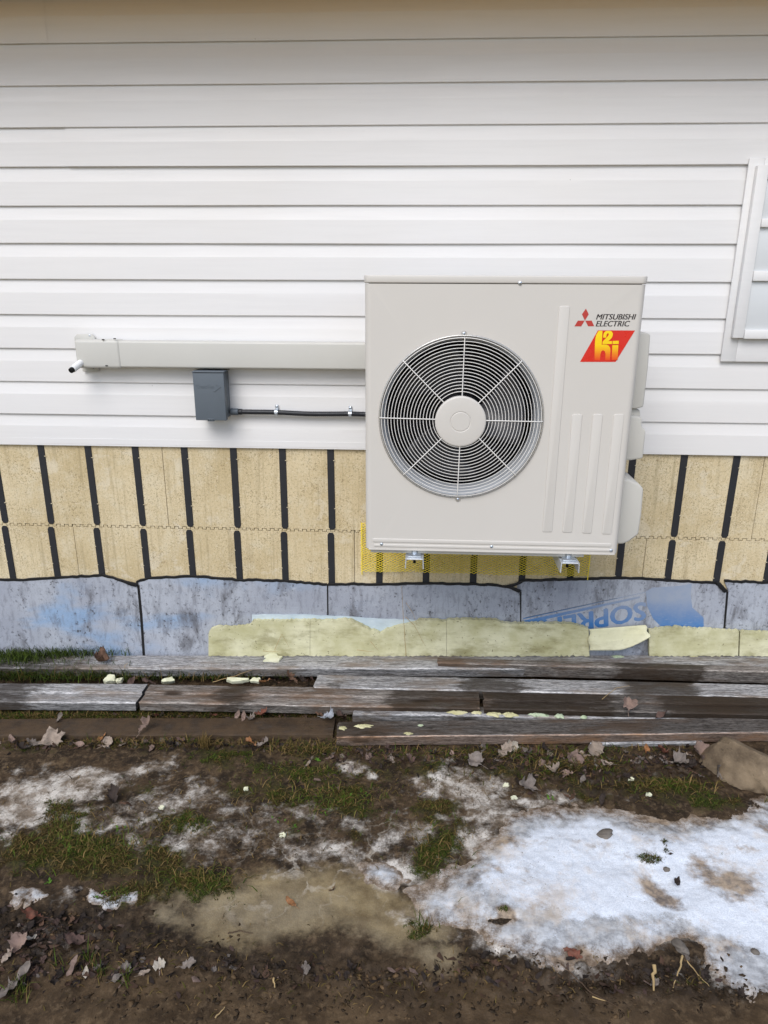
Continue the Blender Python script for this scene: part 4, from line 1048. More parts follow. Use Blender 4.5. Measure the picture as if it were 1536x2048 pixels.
for i in range(len(cp)-1):
    for k in range(30):
        t = k/30; q = cp[i]*(1-t)+cp[i+1]*t
        if i > 0 or k > 0:
            pass
        pts.append(q); rad.append(cr*(1+(0.07 if (len(pts) % 3 == 0) else -0.02)*(0.5 if i < 3 else 1.0)))
pts.append(cp[-1]); rad.append(cr)
pts_s = [np.mean(pts[max(0, i-14):i+15], axis=0) for i in range(len(pts))]
MB().tube(pts_s, rad, 12).build('corrugated_tube', M['conduit'], cn, smooth=50)
c0 = pts_s[0]
MB().tube([c0+np.array([-.040, 0, 0]), c0+np.array([-.010, 0, 0])], .0135, 12).build('coupling_nut', M['pvc'], cn, bevel=0.001)
MB().tube([c0+np.array([-.0095, 0, 0]), c0+np.array([.006, 0, 0])], .0118, 16).build('coupling_body', M['conduit'], cn, bevel=0.001)
for px_, lab in ((552.5, 'bright steel conduit strap halfway between the grey box and the heat pump'), (700, 'bright steel conduit strap close to the edge of the heat pump')):
    i = int(np.argmin([abs(pix(*q)[0]-px_) for q in pts_s])); c = pts_s[i]
    sp = thing('conduit_strap', (c[0], -0.02, c[2]), lab, 'pipe strap', 'steel straps holding the conduit')
    vs, fs_ = [], []; n = 14; hw_ = .0065
    for k in range(n+1):
        t = math.radians(-100+ (280)*k/n); r = cr+.0022
        for sx in (-hw_, hw_):
            for rr in (r, r-.0014): vs.append((c[0]+sx, c[1]-rr*math.cos(t), c[2]+rr*math.sin(t)))
    for k in range(n):
        a = k*4; fs_ += [(a, a+2, a+6, a+4), (a+1, a+5, a+7, a+3), (a, a+4, a+5, a+1), (a+2, a+3, a+7, a+6)]
    MB().add(vs, fs_).build('band', M['bolt'], sp, smooth=40)
    MB().ring((c[0], c[2]), .0035, c[1]-cr-.0022, .0008, 16, 5).build('pressed_bead', M['bolt'], sp)
    tabm = MB().box(c[0]-hw_, c[0]+hw_, -0.0225, -0.0205, c[2]+cr-.002, c[2]+.0285).build('tab', M['bolt'], sp, bevel=0.0008, seg=1)
    screw(c[0], c[2]+.0215, -0.0225, tabm, .0045)

# ------------------------------------------------------------------ window at the edge of the view
wx0 = WX0; zt_, zb_ = W(1510, 316, -0.026)[2], W(1438, 723, -0.026)[2]
win = thing('window', (wx0+0.4, -0.02, zb_), 'white trimmed window with barred grey panes set in the siding', 'window')
x0t = W(1470, 520, -0.026)[0]; xi = W(1491, 505, -0.05)[0]; xj = W(1513, 505, -0.05)[0]
zi_t, zi_b = W(1525, 330, -0.05)[2], W(1466, 676, -0.05)[2]
WR = x0t+0.95
mb = MB()
MB().box(x0t, xi+.03, -0.027, -0.019, zb_, zt_).build('casing_board', M['trim'], win, bevel=0.002)
MB().box(xi+.0302, WR, -0.0268, -0.019, zb_, zi_b+.02).build('casing_board', M['trim'], win, bevel=0.002)
MB().box(xi+.0302, WR, -0.0268, -0.019, zi_t-.02, zt_).build('casing_board', M['trim'], win, bevel=0.002)
MB().box(xi, xj, -0.050, -0.0272, zi_b, zi_t).build('frame_stile', M['trim'], win, bevel=0.002)
MB().box(xj+.001, WR-.05, -0.050, -0.0272, zi_t-.045, zi_t).build('frame_head', M['trim'], win, bevel=0.002)
for (ya, yb_) in ((437, 454), (542, 562), (660, 678)):
    za, zb2 = W(1525, ya, -0.055)[2], W(1520, yb_, -0.055)[2]
    MB().box(xj+.001, WR-.05, -0.054, -0.036, zb2, za).build('sash_bar', M['trim'], win, bevel=0.002)
zz = [zi_t-.045]+[W(1525, y, -0.055)[2] for y in (445, 552, 669)]
for a, b in zip(zz[:-1], zz[1:]):
    MB().box(xj+.0015, WR-.05, -0.042, -0.038, b, a-.001).build('pane', M['pane'], win, bevel=0.001)

# ================================================================== TIMBER
def line_z(lev): return lambda x, y: zplane(x, y)+lev
def board(label, L, R, lev, w, t, mat, wet=(), mud=0.0, bevel=0.005, prof=None, extL=0.0, extR=0.0, cat='board', bow=0.003, name='weathered_board', chip=0.004):
    """L, R: where the upper front edge starts and ends; lev: height of that edge above the ground plane"""
    a, b = P(*L, line_z(lev)), P(*R, line_z(lev))
    d = b-a; ln = np.linalg.norm(d); dx = d/ln; a = a-dx*extL; b = b+dx*extR; ln += extL+extR
    yaw = math.atan2(dx[1], dx[0]); slope = math.asin(dx[2])
    prof = prof or [(0, -t), (0, -bevel), (bevel*.3, -bevel*.3), (bevel, 0), (w*.35, .0008), (w*.7, .0006), (w-bevel, 0), (w, -bevel), (w, -t)]
    n = max(30, int(ln/0.02)); m = len(prof); xs = np.linspace(0, ln, n+1); vs = []; wv = []; tn = []; sd = random.randint(1, 999)
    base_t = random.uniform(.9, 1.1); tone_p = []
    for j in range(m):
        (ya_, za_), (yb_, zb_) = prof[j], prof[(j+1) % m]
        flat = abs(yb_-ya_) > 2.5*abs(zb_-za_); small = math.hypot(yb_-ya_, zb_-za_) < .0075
        tone_p.append(base_t*(1.45 if small else random.uniform(.85, 1.12) if flat else random.uniform(.50, .66)))  # shade painted in: upright faces darker; edges lighter as wear and highlight
    oz = (fbm(xs*1.1, xs*0+sd, 3, sd)-.5)*2*bow; oy = (fbm(xs*0.9, xs*0+sd+5, 3, sd+7)-.5)*2*bow
    for i, x in enumerate(xs):
        for j, (y, z) in enumerate(prof):
            e = (vnoise(np.array([x*38.0]), np.array([j*3.7+sd]), sd)[0]-.5)*chip*0.55
            xx = x
            if i == 0: xx += random.uniform(0, chip*1.5)
            if i == n: xx -= random.uniform(0, chip*1.5)
            vs.append((xx-ln/2, y+oy[i]+e*.5, z+oz[i]+e*(.5 if z > -t*.8 else .2)))
            px_, _ = pix(*(a+dx*x)); wv.append(max([0.0]+[s_*float(sstep(x0-70, x0+50, px_)*(1-sstep(x1-50, x1+70, px_))) for x0, x1, s_ in wet]))
    fs_ = [(i*m+j, (i+1)*m+j, (i+1)*m+(j+1) % m, i*m+(j+1) % m) for i in range(n) for j in range(m)]+[tuple(range(m)), tuple(range(n*m, n*m+m))[::-1]]
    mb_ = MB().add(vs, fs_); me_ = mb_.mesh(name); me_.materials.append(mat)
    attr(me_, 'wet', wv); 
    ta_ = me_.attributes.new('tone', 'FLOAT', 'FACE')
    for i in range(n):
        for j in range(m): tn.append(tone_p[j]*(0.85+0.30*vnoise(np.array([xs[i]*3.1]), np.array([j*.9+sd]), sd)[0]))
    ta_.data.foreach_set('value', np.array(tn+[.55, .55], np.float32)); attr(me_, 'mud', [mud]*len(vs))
    me_.polygons.foreach_set('use_smooth', [True]*len(me_.polygons)); me_.set_sharp_from_angle(angle=math.radians(24))
    o_ = bpy.data.objects.new(name, me_); COL.objects.link(o_); c = (a+b)/2
    o_.location = c; o_.rotation_euler = (0, -slope, yaw); ORG[o_.name] = c
    return tag(o_, label, cat, 'weathered lumber lying along the foundation')
BOARDS = {}
def dipped(w, t): return [(0, -t), (0, -.0100), (.003, -.0060), (.008, -.0050), (w*.50, -.0072), (w*.505, -.0005), (w*.54, .0008), (w-.004, .001), (w, -.004), (w, -t)]
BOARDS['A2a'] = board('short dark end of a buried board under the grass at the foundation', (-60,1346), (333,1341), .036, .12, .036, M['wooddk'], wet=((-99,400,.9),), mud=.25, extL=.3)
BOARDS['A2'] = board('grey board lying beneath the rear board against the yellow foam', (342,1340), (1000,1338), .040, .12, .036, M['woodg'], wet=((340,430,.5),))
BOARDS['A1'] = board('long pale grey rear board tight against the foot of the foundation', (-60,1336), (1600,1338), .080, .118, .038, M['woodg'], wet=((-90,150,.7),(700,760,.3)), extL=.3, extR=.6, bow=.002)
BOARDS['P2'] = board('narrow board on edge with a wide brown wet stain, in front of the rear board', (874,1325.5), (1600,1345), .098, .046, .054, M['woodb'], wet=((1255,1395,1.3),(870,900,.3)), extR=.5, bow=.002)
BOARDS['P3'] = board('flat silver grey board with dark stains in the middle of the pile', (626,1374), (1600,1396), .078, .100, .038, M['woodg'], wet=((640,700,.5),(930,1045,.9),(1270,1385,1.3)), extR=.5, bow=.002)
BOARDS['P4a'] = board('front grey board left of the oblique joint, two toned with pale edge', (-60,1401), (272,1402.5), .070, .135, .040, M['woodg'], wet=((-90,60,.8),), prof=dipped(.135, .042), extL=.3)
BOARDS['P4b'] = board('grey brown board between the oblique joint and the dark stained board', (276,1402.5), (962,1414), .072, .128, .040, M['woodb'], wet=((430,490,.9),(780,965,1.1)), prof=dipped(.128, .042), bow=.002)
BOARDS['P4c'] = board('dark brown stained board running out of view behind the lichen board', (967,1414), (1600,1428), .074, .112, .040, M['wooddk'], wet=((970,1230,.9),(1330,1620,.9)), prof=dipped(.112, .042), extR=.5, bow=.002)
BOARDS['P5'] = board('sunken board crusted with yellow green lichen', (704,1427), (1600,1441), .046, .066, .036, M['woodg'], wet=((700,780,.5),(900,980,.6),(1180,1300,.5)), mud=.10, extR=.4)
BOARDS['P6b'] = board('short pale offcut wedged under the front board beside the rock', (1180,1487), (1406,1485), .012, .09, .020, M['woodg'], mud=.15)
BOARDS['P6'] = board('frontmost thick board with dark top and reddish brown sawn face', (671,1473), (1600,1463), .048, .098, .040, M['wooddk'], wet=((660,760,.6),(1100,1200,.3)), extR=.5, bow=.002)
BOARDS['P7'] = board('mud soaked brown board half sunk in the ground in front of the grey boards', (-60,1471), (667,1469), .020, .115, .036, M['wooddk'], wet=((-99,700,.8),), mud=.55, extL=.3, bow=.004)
# fresher sawn face on the front board
me_ = BOARDS['P6'].data; me_.materials.append(wood_mat('sawn_face', (0.46, 0.36, 0.30), (0.20, 0.145, 0.115), (0.38, 0.21, 0.11), 0.15))
for p_ in me_.polygons:
    if p_.normal.y < -0.7: p_.material_index = 1

def lump(parent, c, rx, ry, h, mat, name, seed, n=16, edge=0.45):
    """small crusty patch lying on a board, with ragged rim"""
    vs = [(c[0], c[1], c[2]+h)]; fs_ = []; rings = 4
    for r in range(1, rings+1):
        for k in range(n*2):
            a = 2*math.pi*k/(n*2); rr = r/rings*(1+edge*(vnoise(np.array([math.cos(a)*2.2+seed]), np.array([math.sin(a)*2.2+seed*2]), seed)[0]-.5)*2)
            z = c[2]+h*(1-(r/rings)**3)*(0.55+0.9*random.random()) - (0.002 if r == rings else 0)
            vs.append((c[0]+rx*rr*math.cos(a), c[1]+ry*rr*math.sin(a), z))
    m = n*2
    for k in range(m): fs_.append((0, 1+k, 1+(k+1) % m))
    for r in range(rings-1):
        for k in range(m):
            a = 1+r*m; fs_.append((a+k, a+m+k, a+m+(k+1) % m, a+(k+1) % m))
    me_ = bpy.data.meshes.new(name); me_.from_pydata(vs, [], fs_); me_.materials.append(mat)
    me_.polygons.foreach_set('use_smooth', [True]*len(fs_))
    o_ = bpy.data.objects.new(name, me_); COL.objects.link(o_)
    if parent is not None:
        o_.parent = parent; bpy.context.view_layer.update(); o_.matrix_parent_inverse = parent.matrix_world.inverted()
    return o_
bpy.context.view_layer.update()
for (bd_, px_, py_, lev, rx, ry, mt) in (('P5',815,1420,.047,.022,.012,'lichen'),('P5',922,1423,.047,.045,.017,'lichen'),('P5',955,1425,.047,.020,.012,'lichen'),('P5',985,1427,.047,.030,.018,'lichen'),('P5',1020,1428,.047,.032,.018,'lichen'),
    ('P5',1075,1429,.047,.034,.015,'lichen_green'),('P5',1120,1432,.047,.020,.013,'lichen_green'),('P5',1168,1434,.047,.012,.009,'lichen_green'),('P6',725,1453,.048,.044,.013,'lichen'),('P6',684,1457,.048,.018,.012,'lichen'),('P6',842,1452,.048,.013,.005,'lichen_green'),('P6',818,1468,.048,.018,.006,'lichen'),
    ('A1',1100,1311,.080,.025,.006,'lichen_green'),('A1',1237,1314,.080,.026,.010,'lichen_green'),('A1',1352,1311,.080,.022,.010,'lichen'),('A1',1388,1313,.080,.022,.008,'lichen')):
    c = P(px_, py_, line_z(lev)); lump(BOARDS[bd_], c, rx, ry, .006, M[mt], 'lichen', random.randint(1, 99))

# ================================================================== FOAM SCRAPS, STONES, ROCK
def chunk(px_, py_, lev, rx, ry, h, label, mat='scrap', tilt=0.2, name='foam_scrap', cat='foam scrap', rot=0.0, group='torn foam scraps on the boards'):
    c = P(px_, py_, line_z(lev)) if lev is not None else G(px_, py_)
    n = 13; sd = random.random()*50; pts = []
    for k in range(n):
        a = 2*math.pi*k/n; r = (0.62+0.62*random.random())/max(abs(math.cos(a)), abs(math.sin(a)))**.6; pts.append((rx*r*math.cos(a), ry*r*math.sin(a)))
    vs = [(x, y, 0) for x, y in pts]+[(x*.96, y*.96, h*(0.75+.5*random.random())) for x, y in pts]
    fs_ = [tuple(range(n-1, -1, -1)), tuple(range(n, 2*n))]+[(i, (i+1) % n, (i+1) % n+n, i+n) for i in range(n)]
    me_ = MB().add(vs, fs_).mesh(name); me_.materials.append(M[mat])
    o_ = bpy.data.objects.new(name, me_); COL.objects.link(o_); o_.location = c+np.array([0, 0, .002]); o_.rotation_euler = (tilt, random.uniform(-.15, .15), rot)
    return tag(o_, label, cat, group)
chunk(547,1318,.082,.040,.026,.006,'largest pale foam scrap lying flat on the rear grey board', tilt=.12)
chunk(222,1362,.05,.026,.020,.022,'crumpled cream foam scrap in the grass gap behind the joint board', tilt=.5)
chunk(240,1364,.045,.018,.012,.014,'small cream foam crumb beside the crumpled scrap in the grass gap', tilt=.3)
chunk(338,1364,.055,.026,.012,.026,'wedge of cream foam leaning at the dark board end', tilt=.7, rot=.3)
chunk(475,1364,.06,.045,.010,.016,'flat rectangular cream foam strip lying between two grey boards', tilt=.4)
chunk(512,1363,.06,.022,.012,.014,'short cream foam piece next to the flat strip between the boards', tilt=.5)
chunk(970,1299,.086,.055,.006,.010,'frayed blue grey film remnant under the long foam board', 'film', tilt=.2, name='film_scrap', cat='film scrap', group=None)
for px_, py_, l_ in ((492,1580,'tiny white foam crumb on frosty mud near the moss'),(324,1617,'white foam crumb on the mud below the dark leaf'),(566,1672,'white foam crumb among frosty mud at centre'),(1012,1572,'white foam crumb with orange edge on thin snow'),(1297,1591,'white foam crumb beside the wet mud under the boards'),(1261,1560,'white foam crumb in the wet mud between boards and snow'),(1028,1597,'small white foam crumb on frosty ground at the snow edge')):
    chunk(px_, py_, None, .010, .007, .006, l_, tilt=.2, name='foam_crumb', cat='foam crumb', group='white crumbs on the mud')

def stone(px_, py_, r, sc, label, mat='stone', name='stone', cat='stone', rot=0.0, sink=0.3, sub=4, amp=0.35, cutl=(), group=None):
    bm = bmesh.new(); bmesh.ops.create_icosphere(bm, subdivisions=sub, radius=1.0); s0 = random.random()*40
    for v in bm.verts:
        p = v.co.copy()
        d = 1+amp*(fbm(np.array([p.x*1.1+s0]), np.array([p.y*1.1+p.z*1.7]), 3, 13)[0]-.5)*2
        p = p*d
        for nn, dd in cutl:
            nn_ = Vector(nn).normalized(); k = p.dot(nn_)-dd
            if k > 0: p = p-nn_*k*0.82
        d2 = 0.03*(fbm(np.array([p.x*6+s0]), np.array([p.y*6+p.z*5]), 3, 17)[0]-.5)
        v.co = Vector((p.x*sc[0], p.y*sc[1], p.z*sc[2]))*r*(1+d2)
    me_ = bpy.data.meshes.new(name); bm.to_mesh(me_); bm.free(); me_.materials.append(M[mat])
    me_.polygons.foreach_set('use_smooth', [True]*len(me_.polygons))
    c = G(px_, py_)
    o_ = bpy.data.objects.new(name, me_); COL.objects.link(o_); o_.location = c+np.array([0, 0, r*sc[2]*(1-2*sink)*0.5]); o_.rotation_euler = (0, 0, rot)
    return tag(o_, label, cat, group)
stone(1488,1553,.150,(1.10,.62,.92),'big tan rock lying at the end of the front board', 'rock', 'rock', 'rock', rot=-.72, sink=.30, sub=5, amp=.42, cutl=(((.05,.35,.95),.56),((-.25,-.85,.42),.58),((.85,-.35,.30),.66),((-.9,.0,.4),.74)))
stone(1211,1669,.021,(1.15,.85,.7),'rounded brown stone sitting on the snow above the moss clod', rot=.3)
stone(1333,1740,.010,(1,.9,.8),'pea sized dark pebble on snow beside the black leaf', name='pebble', cat='pebble')
stone(1360,1896,.020,(.8,1.1,.7),'dark wet stone at the lower snow edge', rot=.4)
stone(1510,1905,.010,(1,.9,.8),'little dark pebble on the lower snow corner', name='pebble', cat='pebble')

# ================================================================== DEAD LEAVES
def leaf_outline(kind, rs):
    if kind == 'maple':
        A = [(0,-.55),(.10,-.18),(.30,-.30),(.52,-.34),(.44,-.16),(.62,.02),(.86,.16),(.66,.22),(.70,.40),(.46,.34),(.30,.30),(.36,.52),(.50,.70),(.28,.66),(.16,.86),(0,1.12)]
    elif kind == 'oval':
        A = [(0,-.8),(.12,-.6),(.26,-.3),(.32,0),(.28,.35),(.16,.7),(0,1.0)]
    else:   # oak-like
        A = [(0,-.9),(.08,-.6),(.26,-.5),(.14,-.32),(.36,-.14),(.20,.02),(.46,.22),(.24,.34),(.40,.60),(.16,.62),(.14,.88),(0,1.0)]
    A = [(x*(1+rs.uniform(-.12, .12)), y+rs.uniform(-.03, .03)) for x, y in A]
    return A+[(-x*rs.uniform(.85, 1.15), y) for x, y in A[-2:0:-1]]
LEAFM = []
def make_leaf(kind, curl, fold, seed):
    rs = random.Random(seed); out = leaf_outline(kind, rs)
    bm = bmesh.new(); f_ = bm.faces.new([bm.verts.new((x, y, 0)) for x, y in out])
    bmesh.ops.triangulate(bm, faces=[f_]); bmesh.ops.subdivide_edges(bm, edges=bm.edges[:], cuts=2, use_grid_fill=True)
    ph = rs.uniform(0, 6)
    for v in bm.verts:
        x, y = v.co.x, v.co.y; r2 = x*x+y*y
        z = curl*r2*.6+fold*abs(x)*1.0+.17*math.sin(5*x+ph)*math.sin(4*y+ph*2)+.09*math.sin(11*x+ph)*math.cos(9*y)
        k = max(.45, 1-.30*abs(curl)*r2-.12*abs(fold)*abs(x))
        v.co = Vector((x*k, y*k, z))
    # stalk
    a = [bm.verts.new(q) for q in ((-.02, -.5, .02), (.02, -.5, .02), (.03, -1.1, .10), (-.01, -1.1, .10))]
    bm.faces.new(a)
    me_ = bpy.data.meshes.new('dead_leaf'); bm.to_mesh(me_); bm.free(); return me_
# px, py, half length in px, kind, tone, board level (None = on the ground), label
T = {'pale': (.33,.265,.215), 'pink': (.25,.175,.145), 'brown': (.13,.075,.05), 'dark': (.040,.030,.026), 'red': (.20,.075,.05), 'grey': (.20,.170,.150), 'orange': (.33,.15,.06), 'blue': (.38,.41,.46), 'white': (.48,.43,.36), 'purple': (.105,.066,.056)}
LV = [
 (205,1321,22,'maple','brown',.082,'brown maple leaf draped over the rear board by the foundation'),
 (262,1366,15,'oval','purple',.05,'purple brown curled leaf in the grass gap beside the cream foam'),
 (300,1364,16,'oval','purple',.05,'flat purple leaf at the dark buried board end'),
 (583,1358,20,'oak','brown',.07,'rusty brown leaf curled in the gap left of the silver board'),
 (528,1364,15,'oval','orange',.06,'orange brown leaf between foam scraps and silver board'),
 (605,1362,13,'maple','dark',.07,'dark curled leaf touching the silver board end'),
 (290,1452,20,'oak','pink',.032,'pinkish ragged leaf stuck on the mud soaked board'),
 (120,1438,13,'oval','grey',.02,'small grey leaf standing in grass behind the muddy board'),
 (475,1430,12,'oval','pink',.02,'narrow pink leaf standing upright in the gap behind the muddy board'),
 (488,1434,13,'oval','pink',.02,'second pink leaf leaning right of the narrow upright one'),
 (522,1428,16,'oak','red',.03,'red brown leaf in the grass gap behind the muddy board'),
 (500,1436,14,'maple','grey',.02,'grey leaf among pink ones behind the muddy board'),
 (655,1436,20,'maple','blue',.035,'bluish grey maple leaf at the end of the lichen board'),
 (683,1432,14,'oak','purple',.03,'dark purple leaf beside the bluish maple leaf'),
 (640,1430,12,'oval','brown',.03,'brown leaf half under the bluish maple leaf'),
 (110,1482,24,'maple','pale',None,'large pale maple leaf standing below the muddy board'),
 (70,1487,17,'oak','grey',None,'grey leaf left of the large pale maple leaf'),
 (25,1484,17,'oval','pink',None,'pinkish leaf at the edge of view below the muddy board'),
 (45,1496,14,'oak','dark',None,'dark leaf low beside the pinkish one'),
 (215,1488,15,'maple','pale',None,'small pale leaf with yellow edge below the muddy board'),
 (205,1477,13,'oval','orange',None,'tan slim leaf touching the muddy board edge'),
 (293,1486,13,'oval','pink',None,'pink folded leaf below the ragged leaf on the board'),
 (340,1490,22,'oak','dark',None,'big dark wet leaf below the muddy board'),
 (360,1480,15,'oval','purple',None,'purple leaf on top of the big dark wet leaf'),
 (502,1487,15,'oak','orange',None,'tan yellow leaf in front of the muddy board end'),
 (528,1488,18,'oak','grey',None,'grey flat leaf beside the tan yellow one'),
 (160,1490,14,'oval','pink',None,'pink leaf right of the large pale maple leaf'),
 (450,1490,12,'oval','dark',None,'dark leaf in dry grass before the muddy board'),
 (228,1598,26,'oak','dark',None,'dark brown leaf folded on the frosty mud'),
 (255,1608,16,'oval','brown',None,'brown leaf next to the folded dark one on frosty mud'),
 (65,1830,22,'oak','red',None,'bright red brown leaf on dark mud'),
 (150,1882,24,'oak','purple',None,'dull purple leaf half sunk in dark mud'),
 (36,1894,22,'maple','pink',None,'pale pink leaf curled on the mud at the edge of view'),
 (62,1878,13,'oval','white',None,'white leaf fragment above the pale pink leaf'),
 (15,1916,15,'oak','pale',None,'pale crumpled leaf lowest beside the pale pink one'),
 (46,1948,20,'oval','grey',None,'flat grey leaf in mud near the bottom corner'),
 (15,1978,25,'maple','grey',None,'large whitish grey maple leaf in the bottom corner'),
 (146,1938,20,'oval','pink',None,'upright pink leaf blade near green shoots'),
 (172,1947,12,'oval','white',None,'whitish leaf scrap right of the upright pink leaf'),
 (240,1955,18,'oval','grey',None,'grey curled leaf left of the green shoot'),
 (290,1948,14,'oval','pale',None,'pale curled leaf right of the green shoot'),
 (320,1933,13,'maple','white',None,'small white maple leaf on dark mud'),
 (378,1930,20,'oak','grey',None,'slate coloured leaf half buried in mud clods'),
 (583,1806,16,'oval','orange',None,'orange brown oval leaf frozen in the tan ice'),
 (665,1780,8,'oval','brown',None,'tiny brown leaf bit on the cracked ice'),
 (1143,1905,19,'oak','red',None,'reddish brown leaf on the lower edge of the snow'),
 (1353,1766,18,'oval','dark',None,'black wet leaf on the snow'),
 (1340,1708,6,'oval','dark',None,'tiny dark leaf bit on snow beside the moss clod'),
 (955,1524,20,'maple','grey',None,'grey maple leaf alone in the moss below the front board'),
 (1008,1503,24,'oak','pale',None,'pale wide leaf right under the front board'),
 (1026,1498,17,'maple','white',None,'whitish leaf overlapping the pale wide one'),
 (1054,1502,16,'oval','grey',None,'grey folded leaf under the front board'),
 (1095,1500,17,'oak','dark',None,'dark leaf under the front board between pale ones'),
 (1108,1540,22,'oak','pale',None,'pale pointed leaf lying in grass below the front board'),
 (1146,1522,20,'maple','pink',None,'pinkish leaf standing in the leaf pile'),
 (1168,1512,16,'oak','pale',None,'pale leaf at the top of the leaf pile'),
 (1192,1503,20,'maple','pale',None,'tall pale leaf leaning on the front board'),
 (1212,1527,16,'oval','pale',None,'narrow pale leaf hanging low in the leaf pile'),
 (1128,1550,17,'oak','pink',None,'pink torn leaf in grass under the leaf pile'),
 (1060,1576,24,'maple','grey',None,'grey spiky leaf on the upper edge of the snow'),
 (1040,1570,15,'oak','dark',None,'dark leaf behind the grey spiky one'),
 (1141,1594,20,'oak','brown',None,'dark brown leaf on the upper rim of the snow'),
 (1205,1599,16,'oval','dark',None,'blackish leaf half in the snow rim'),
 (1165,1562,13,'oval','grey',None,'small grey leaf in the wet grass'),
 (1293,1499,14,'oval','orange',None,'ochre upright leaf under the front board'),
 (1325,1504,20,'oak','red',None,'rusty spiky leaf beneath the short offcut'),
 (1353,1527,22,'maple','grey',None,'flat grey leaf pressed in wet mud by the rock'),
 (1402,1514,26,'maple','pink',None,'large pinkish brown leaf beside the rock'),
 (1436,1546,20,'maple','grey',None,'grey curled leaf leaning against the rock'),
 (1382,1532,16,'oak','dark',None,'dark leaf under the large pinkish one by the rock'),
 (1255,1414,18,'maple','pink',.082,'pink curled leaf resting on the dark stained board'),
 (1322,1431,16,'oval','purple',.055,'slim purple leaf on the lichen board'),
 (1455,1496,16,'oak','dark',None,'dark leaf between rock and board'),
 (700,1540,13,'oak','grey',None,'grey wet leaf in moss at centre'),
 (735,1518,12,'oval','pink',None,'pinkish leaf scrap in moss below the front board'),
 (615,1530,10,'oval','pale',None,'pale small leaf in moss before the muddy board'),
 (780,1500,15,'oak','purple',None,'purple leaf under the near end of the front board'),
 (868,1506,15,'oak','dark',None,'dark wet leaf under the front board'),
 (905,1512,13,'oval','pink',None,'pink leaf scrap under the front board'),
 (820,1522,13,'maple','purple',None,'purple brown leaf in moss under the front board'),
 (1480,1990,16,'oak','dark',None,'dark leaf in mud below the snow corner'),
 (985,1965,15,'oval','dark',None,'dark leaf pressed in the bottom mud'),
 (510,1950,15,'oak','dark',None,'dark leaf among mud clods below the ice'),
 (700,1935,16,'oak','dark',None,'dark leaf at the lower ice edge'),
]
for i, (px_, py_, hl, kd, tone, lev, lab) in enumerate(LV):
    rs = random.Random(i*13+5)
    c = P(px_, py_+hl*.25, line_z(lev)) if lev is not None else G(px_, py_+hl*.25)
    dist = np.linalg.norm(c-CAM); L_ = hl*dist/F*1.12
    me_ = make_leaf(kd, rs.uniform(.2, 1.15), rs.uniform(.0, .75), i+3)
    n_ = len(me_.vertices); base = np.array(T[tone])*rs.uniform(.85, 1.2)
    co = np.zeros(n_*3); me_.vertices.foreach_get('co', co); co = co.reshape(-1, 3)
    vein = np.clip(1-np.abs(co[:, 0])*9, 0, 1)*.35
    cols = base[None, :]*(0.75+.5*np.array([rs.random() for _ in range(n_)]))[:, None]
    cols = cols*(1-vein[:, None])+np.array([.45, .36, .26])[None, :]*base.max()*2.2*vein[:, None]
    cattr(me_, 'Col', np.clip(cols, 0, .9)); me_.materials.append(M['leaf'])
    me_.polygons.foreach_set('use_smooth', [True]*len(me_.polygons))
    o_ = bpy.data.objects.new('dead_leaf', me_); COL.objects.link(o_)
    o_.scale = (L_, L_, L_); o_.location = c+np.array([0, 0, .25*L_])
    up_r = 'upright' in lab or 'standing' in lab or 'leaning' in lab or 'tall' in lab
    o_.rotation_euler = (rs.uniform(.7, 1.1) if up_r else rs.uniform(.05, .55), rs.uniform(-.35, .35), rs.uniform(-2.8, 2.8) if not up_r else rs.uniform(-.6, .6))
    tag(o_, lab, 'dead leaf', 'dead leaves scattered on mud and boards')

# small leaf bits and crumbs, uncountable
def scatter_mesh(name, items):
    co = np.concatenate([i[0] for i in items]); k = 0; qs = []
    for v, f, c in items: qs.append(f+k); k += len(v)
    me_ = bpy.data.meshes.new(name); fast_mesh(me_, co, np.concatenate(qs)); cattr(me_, 'Col', np.concatenate([i[2] for i in items])); return me_

def zones_pick(zs, n):
    """random points of the ground inside soft zones (cx, cy, rx, ry, weight)"""
    w = np.array([z[4]*z[2]*z[3] for z in zs], float); w /= w.sum(); idx = RNG.choice(len(zs), n, p=w)
    z = np.array([q[:4] for q in zs], float)[idx]
    px_ = z[:, 0]+z[:, 2]*RNG.normal(0, .5, n); py_ = z[:, 1]+z[:, 3]*RNG.normal(0, .5, n)
    return px_, py_

def drop(px_, py_, lev=None):
    """many image-plane picks onto the land"""
    d = fw[None, :]*F+rt[None, :]*(px_-768)[:, None]+up[None, :]*(1024-py_)[:, None]
    z = np.full(len(px_), -.06)
    for _ in range(5):
        q = CAM[None, :]+d*((z-CAM[2])/d[:, 2])[:, None]
        if lev is None:
            f_ = lookup(q[:, 0], q[:, 1]); z = ground_z(q[:, 0], q[:, 1], f_)
            z = np.where(f_['snow'] > 0, np.maximum(z, snow_top(q[:, 0], q[:, 1], f_)), z)
        else: z = zplane(q[:, 0], q[:, 1])+lev
    q[:, 2] = z
    return q

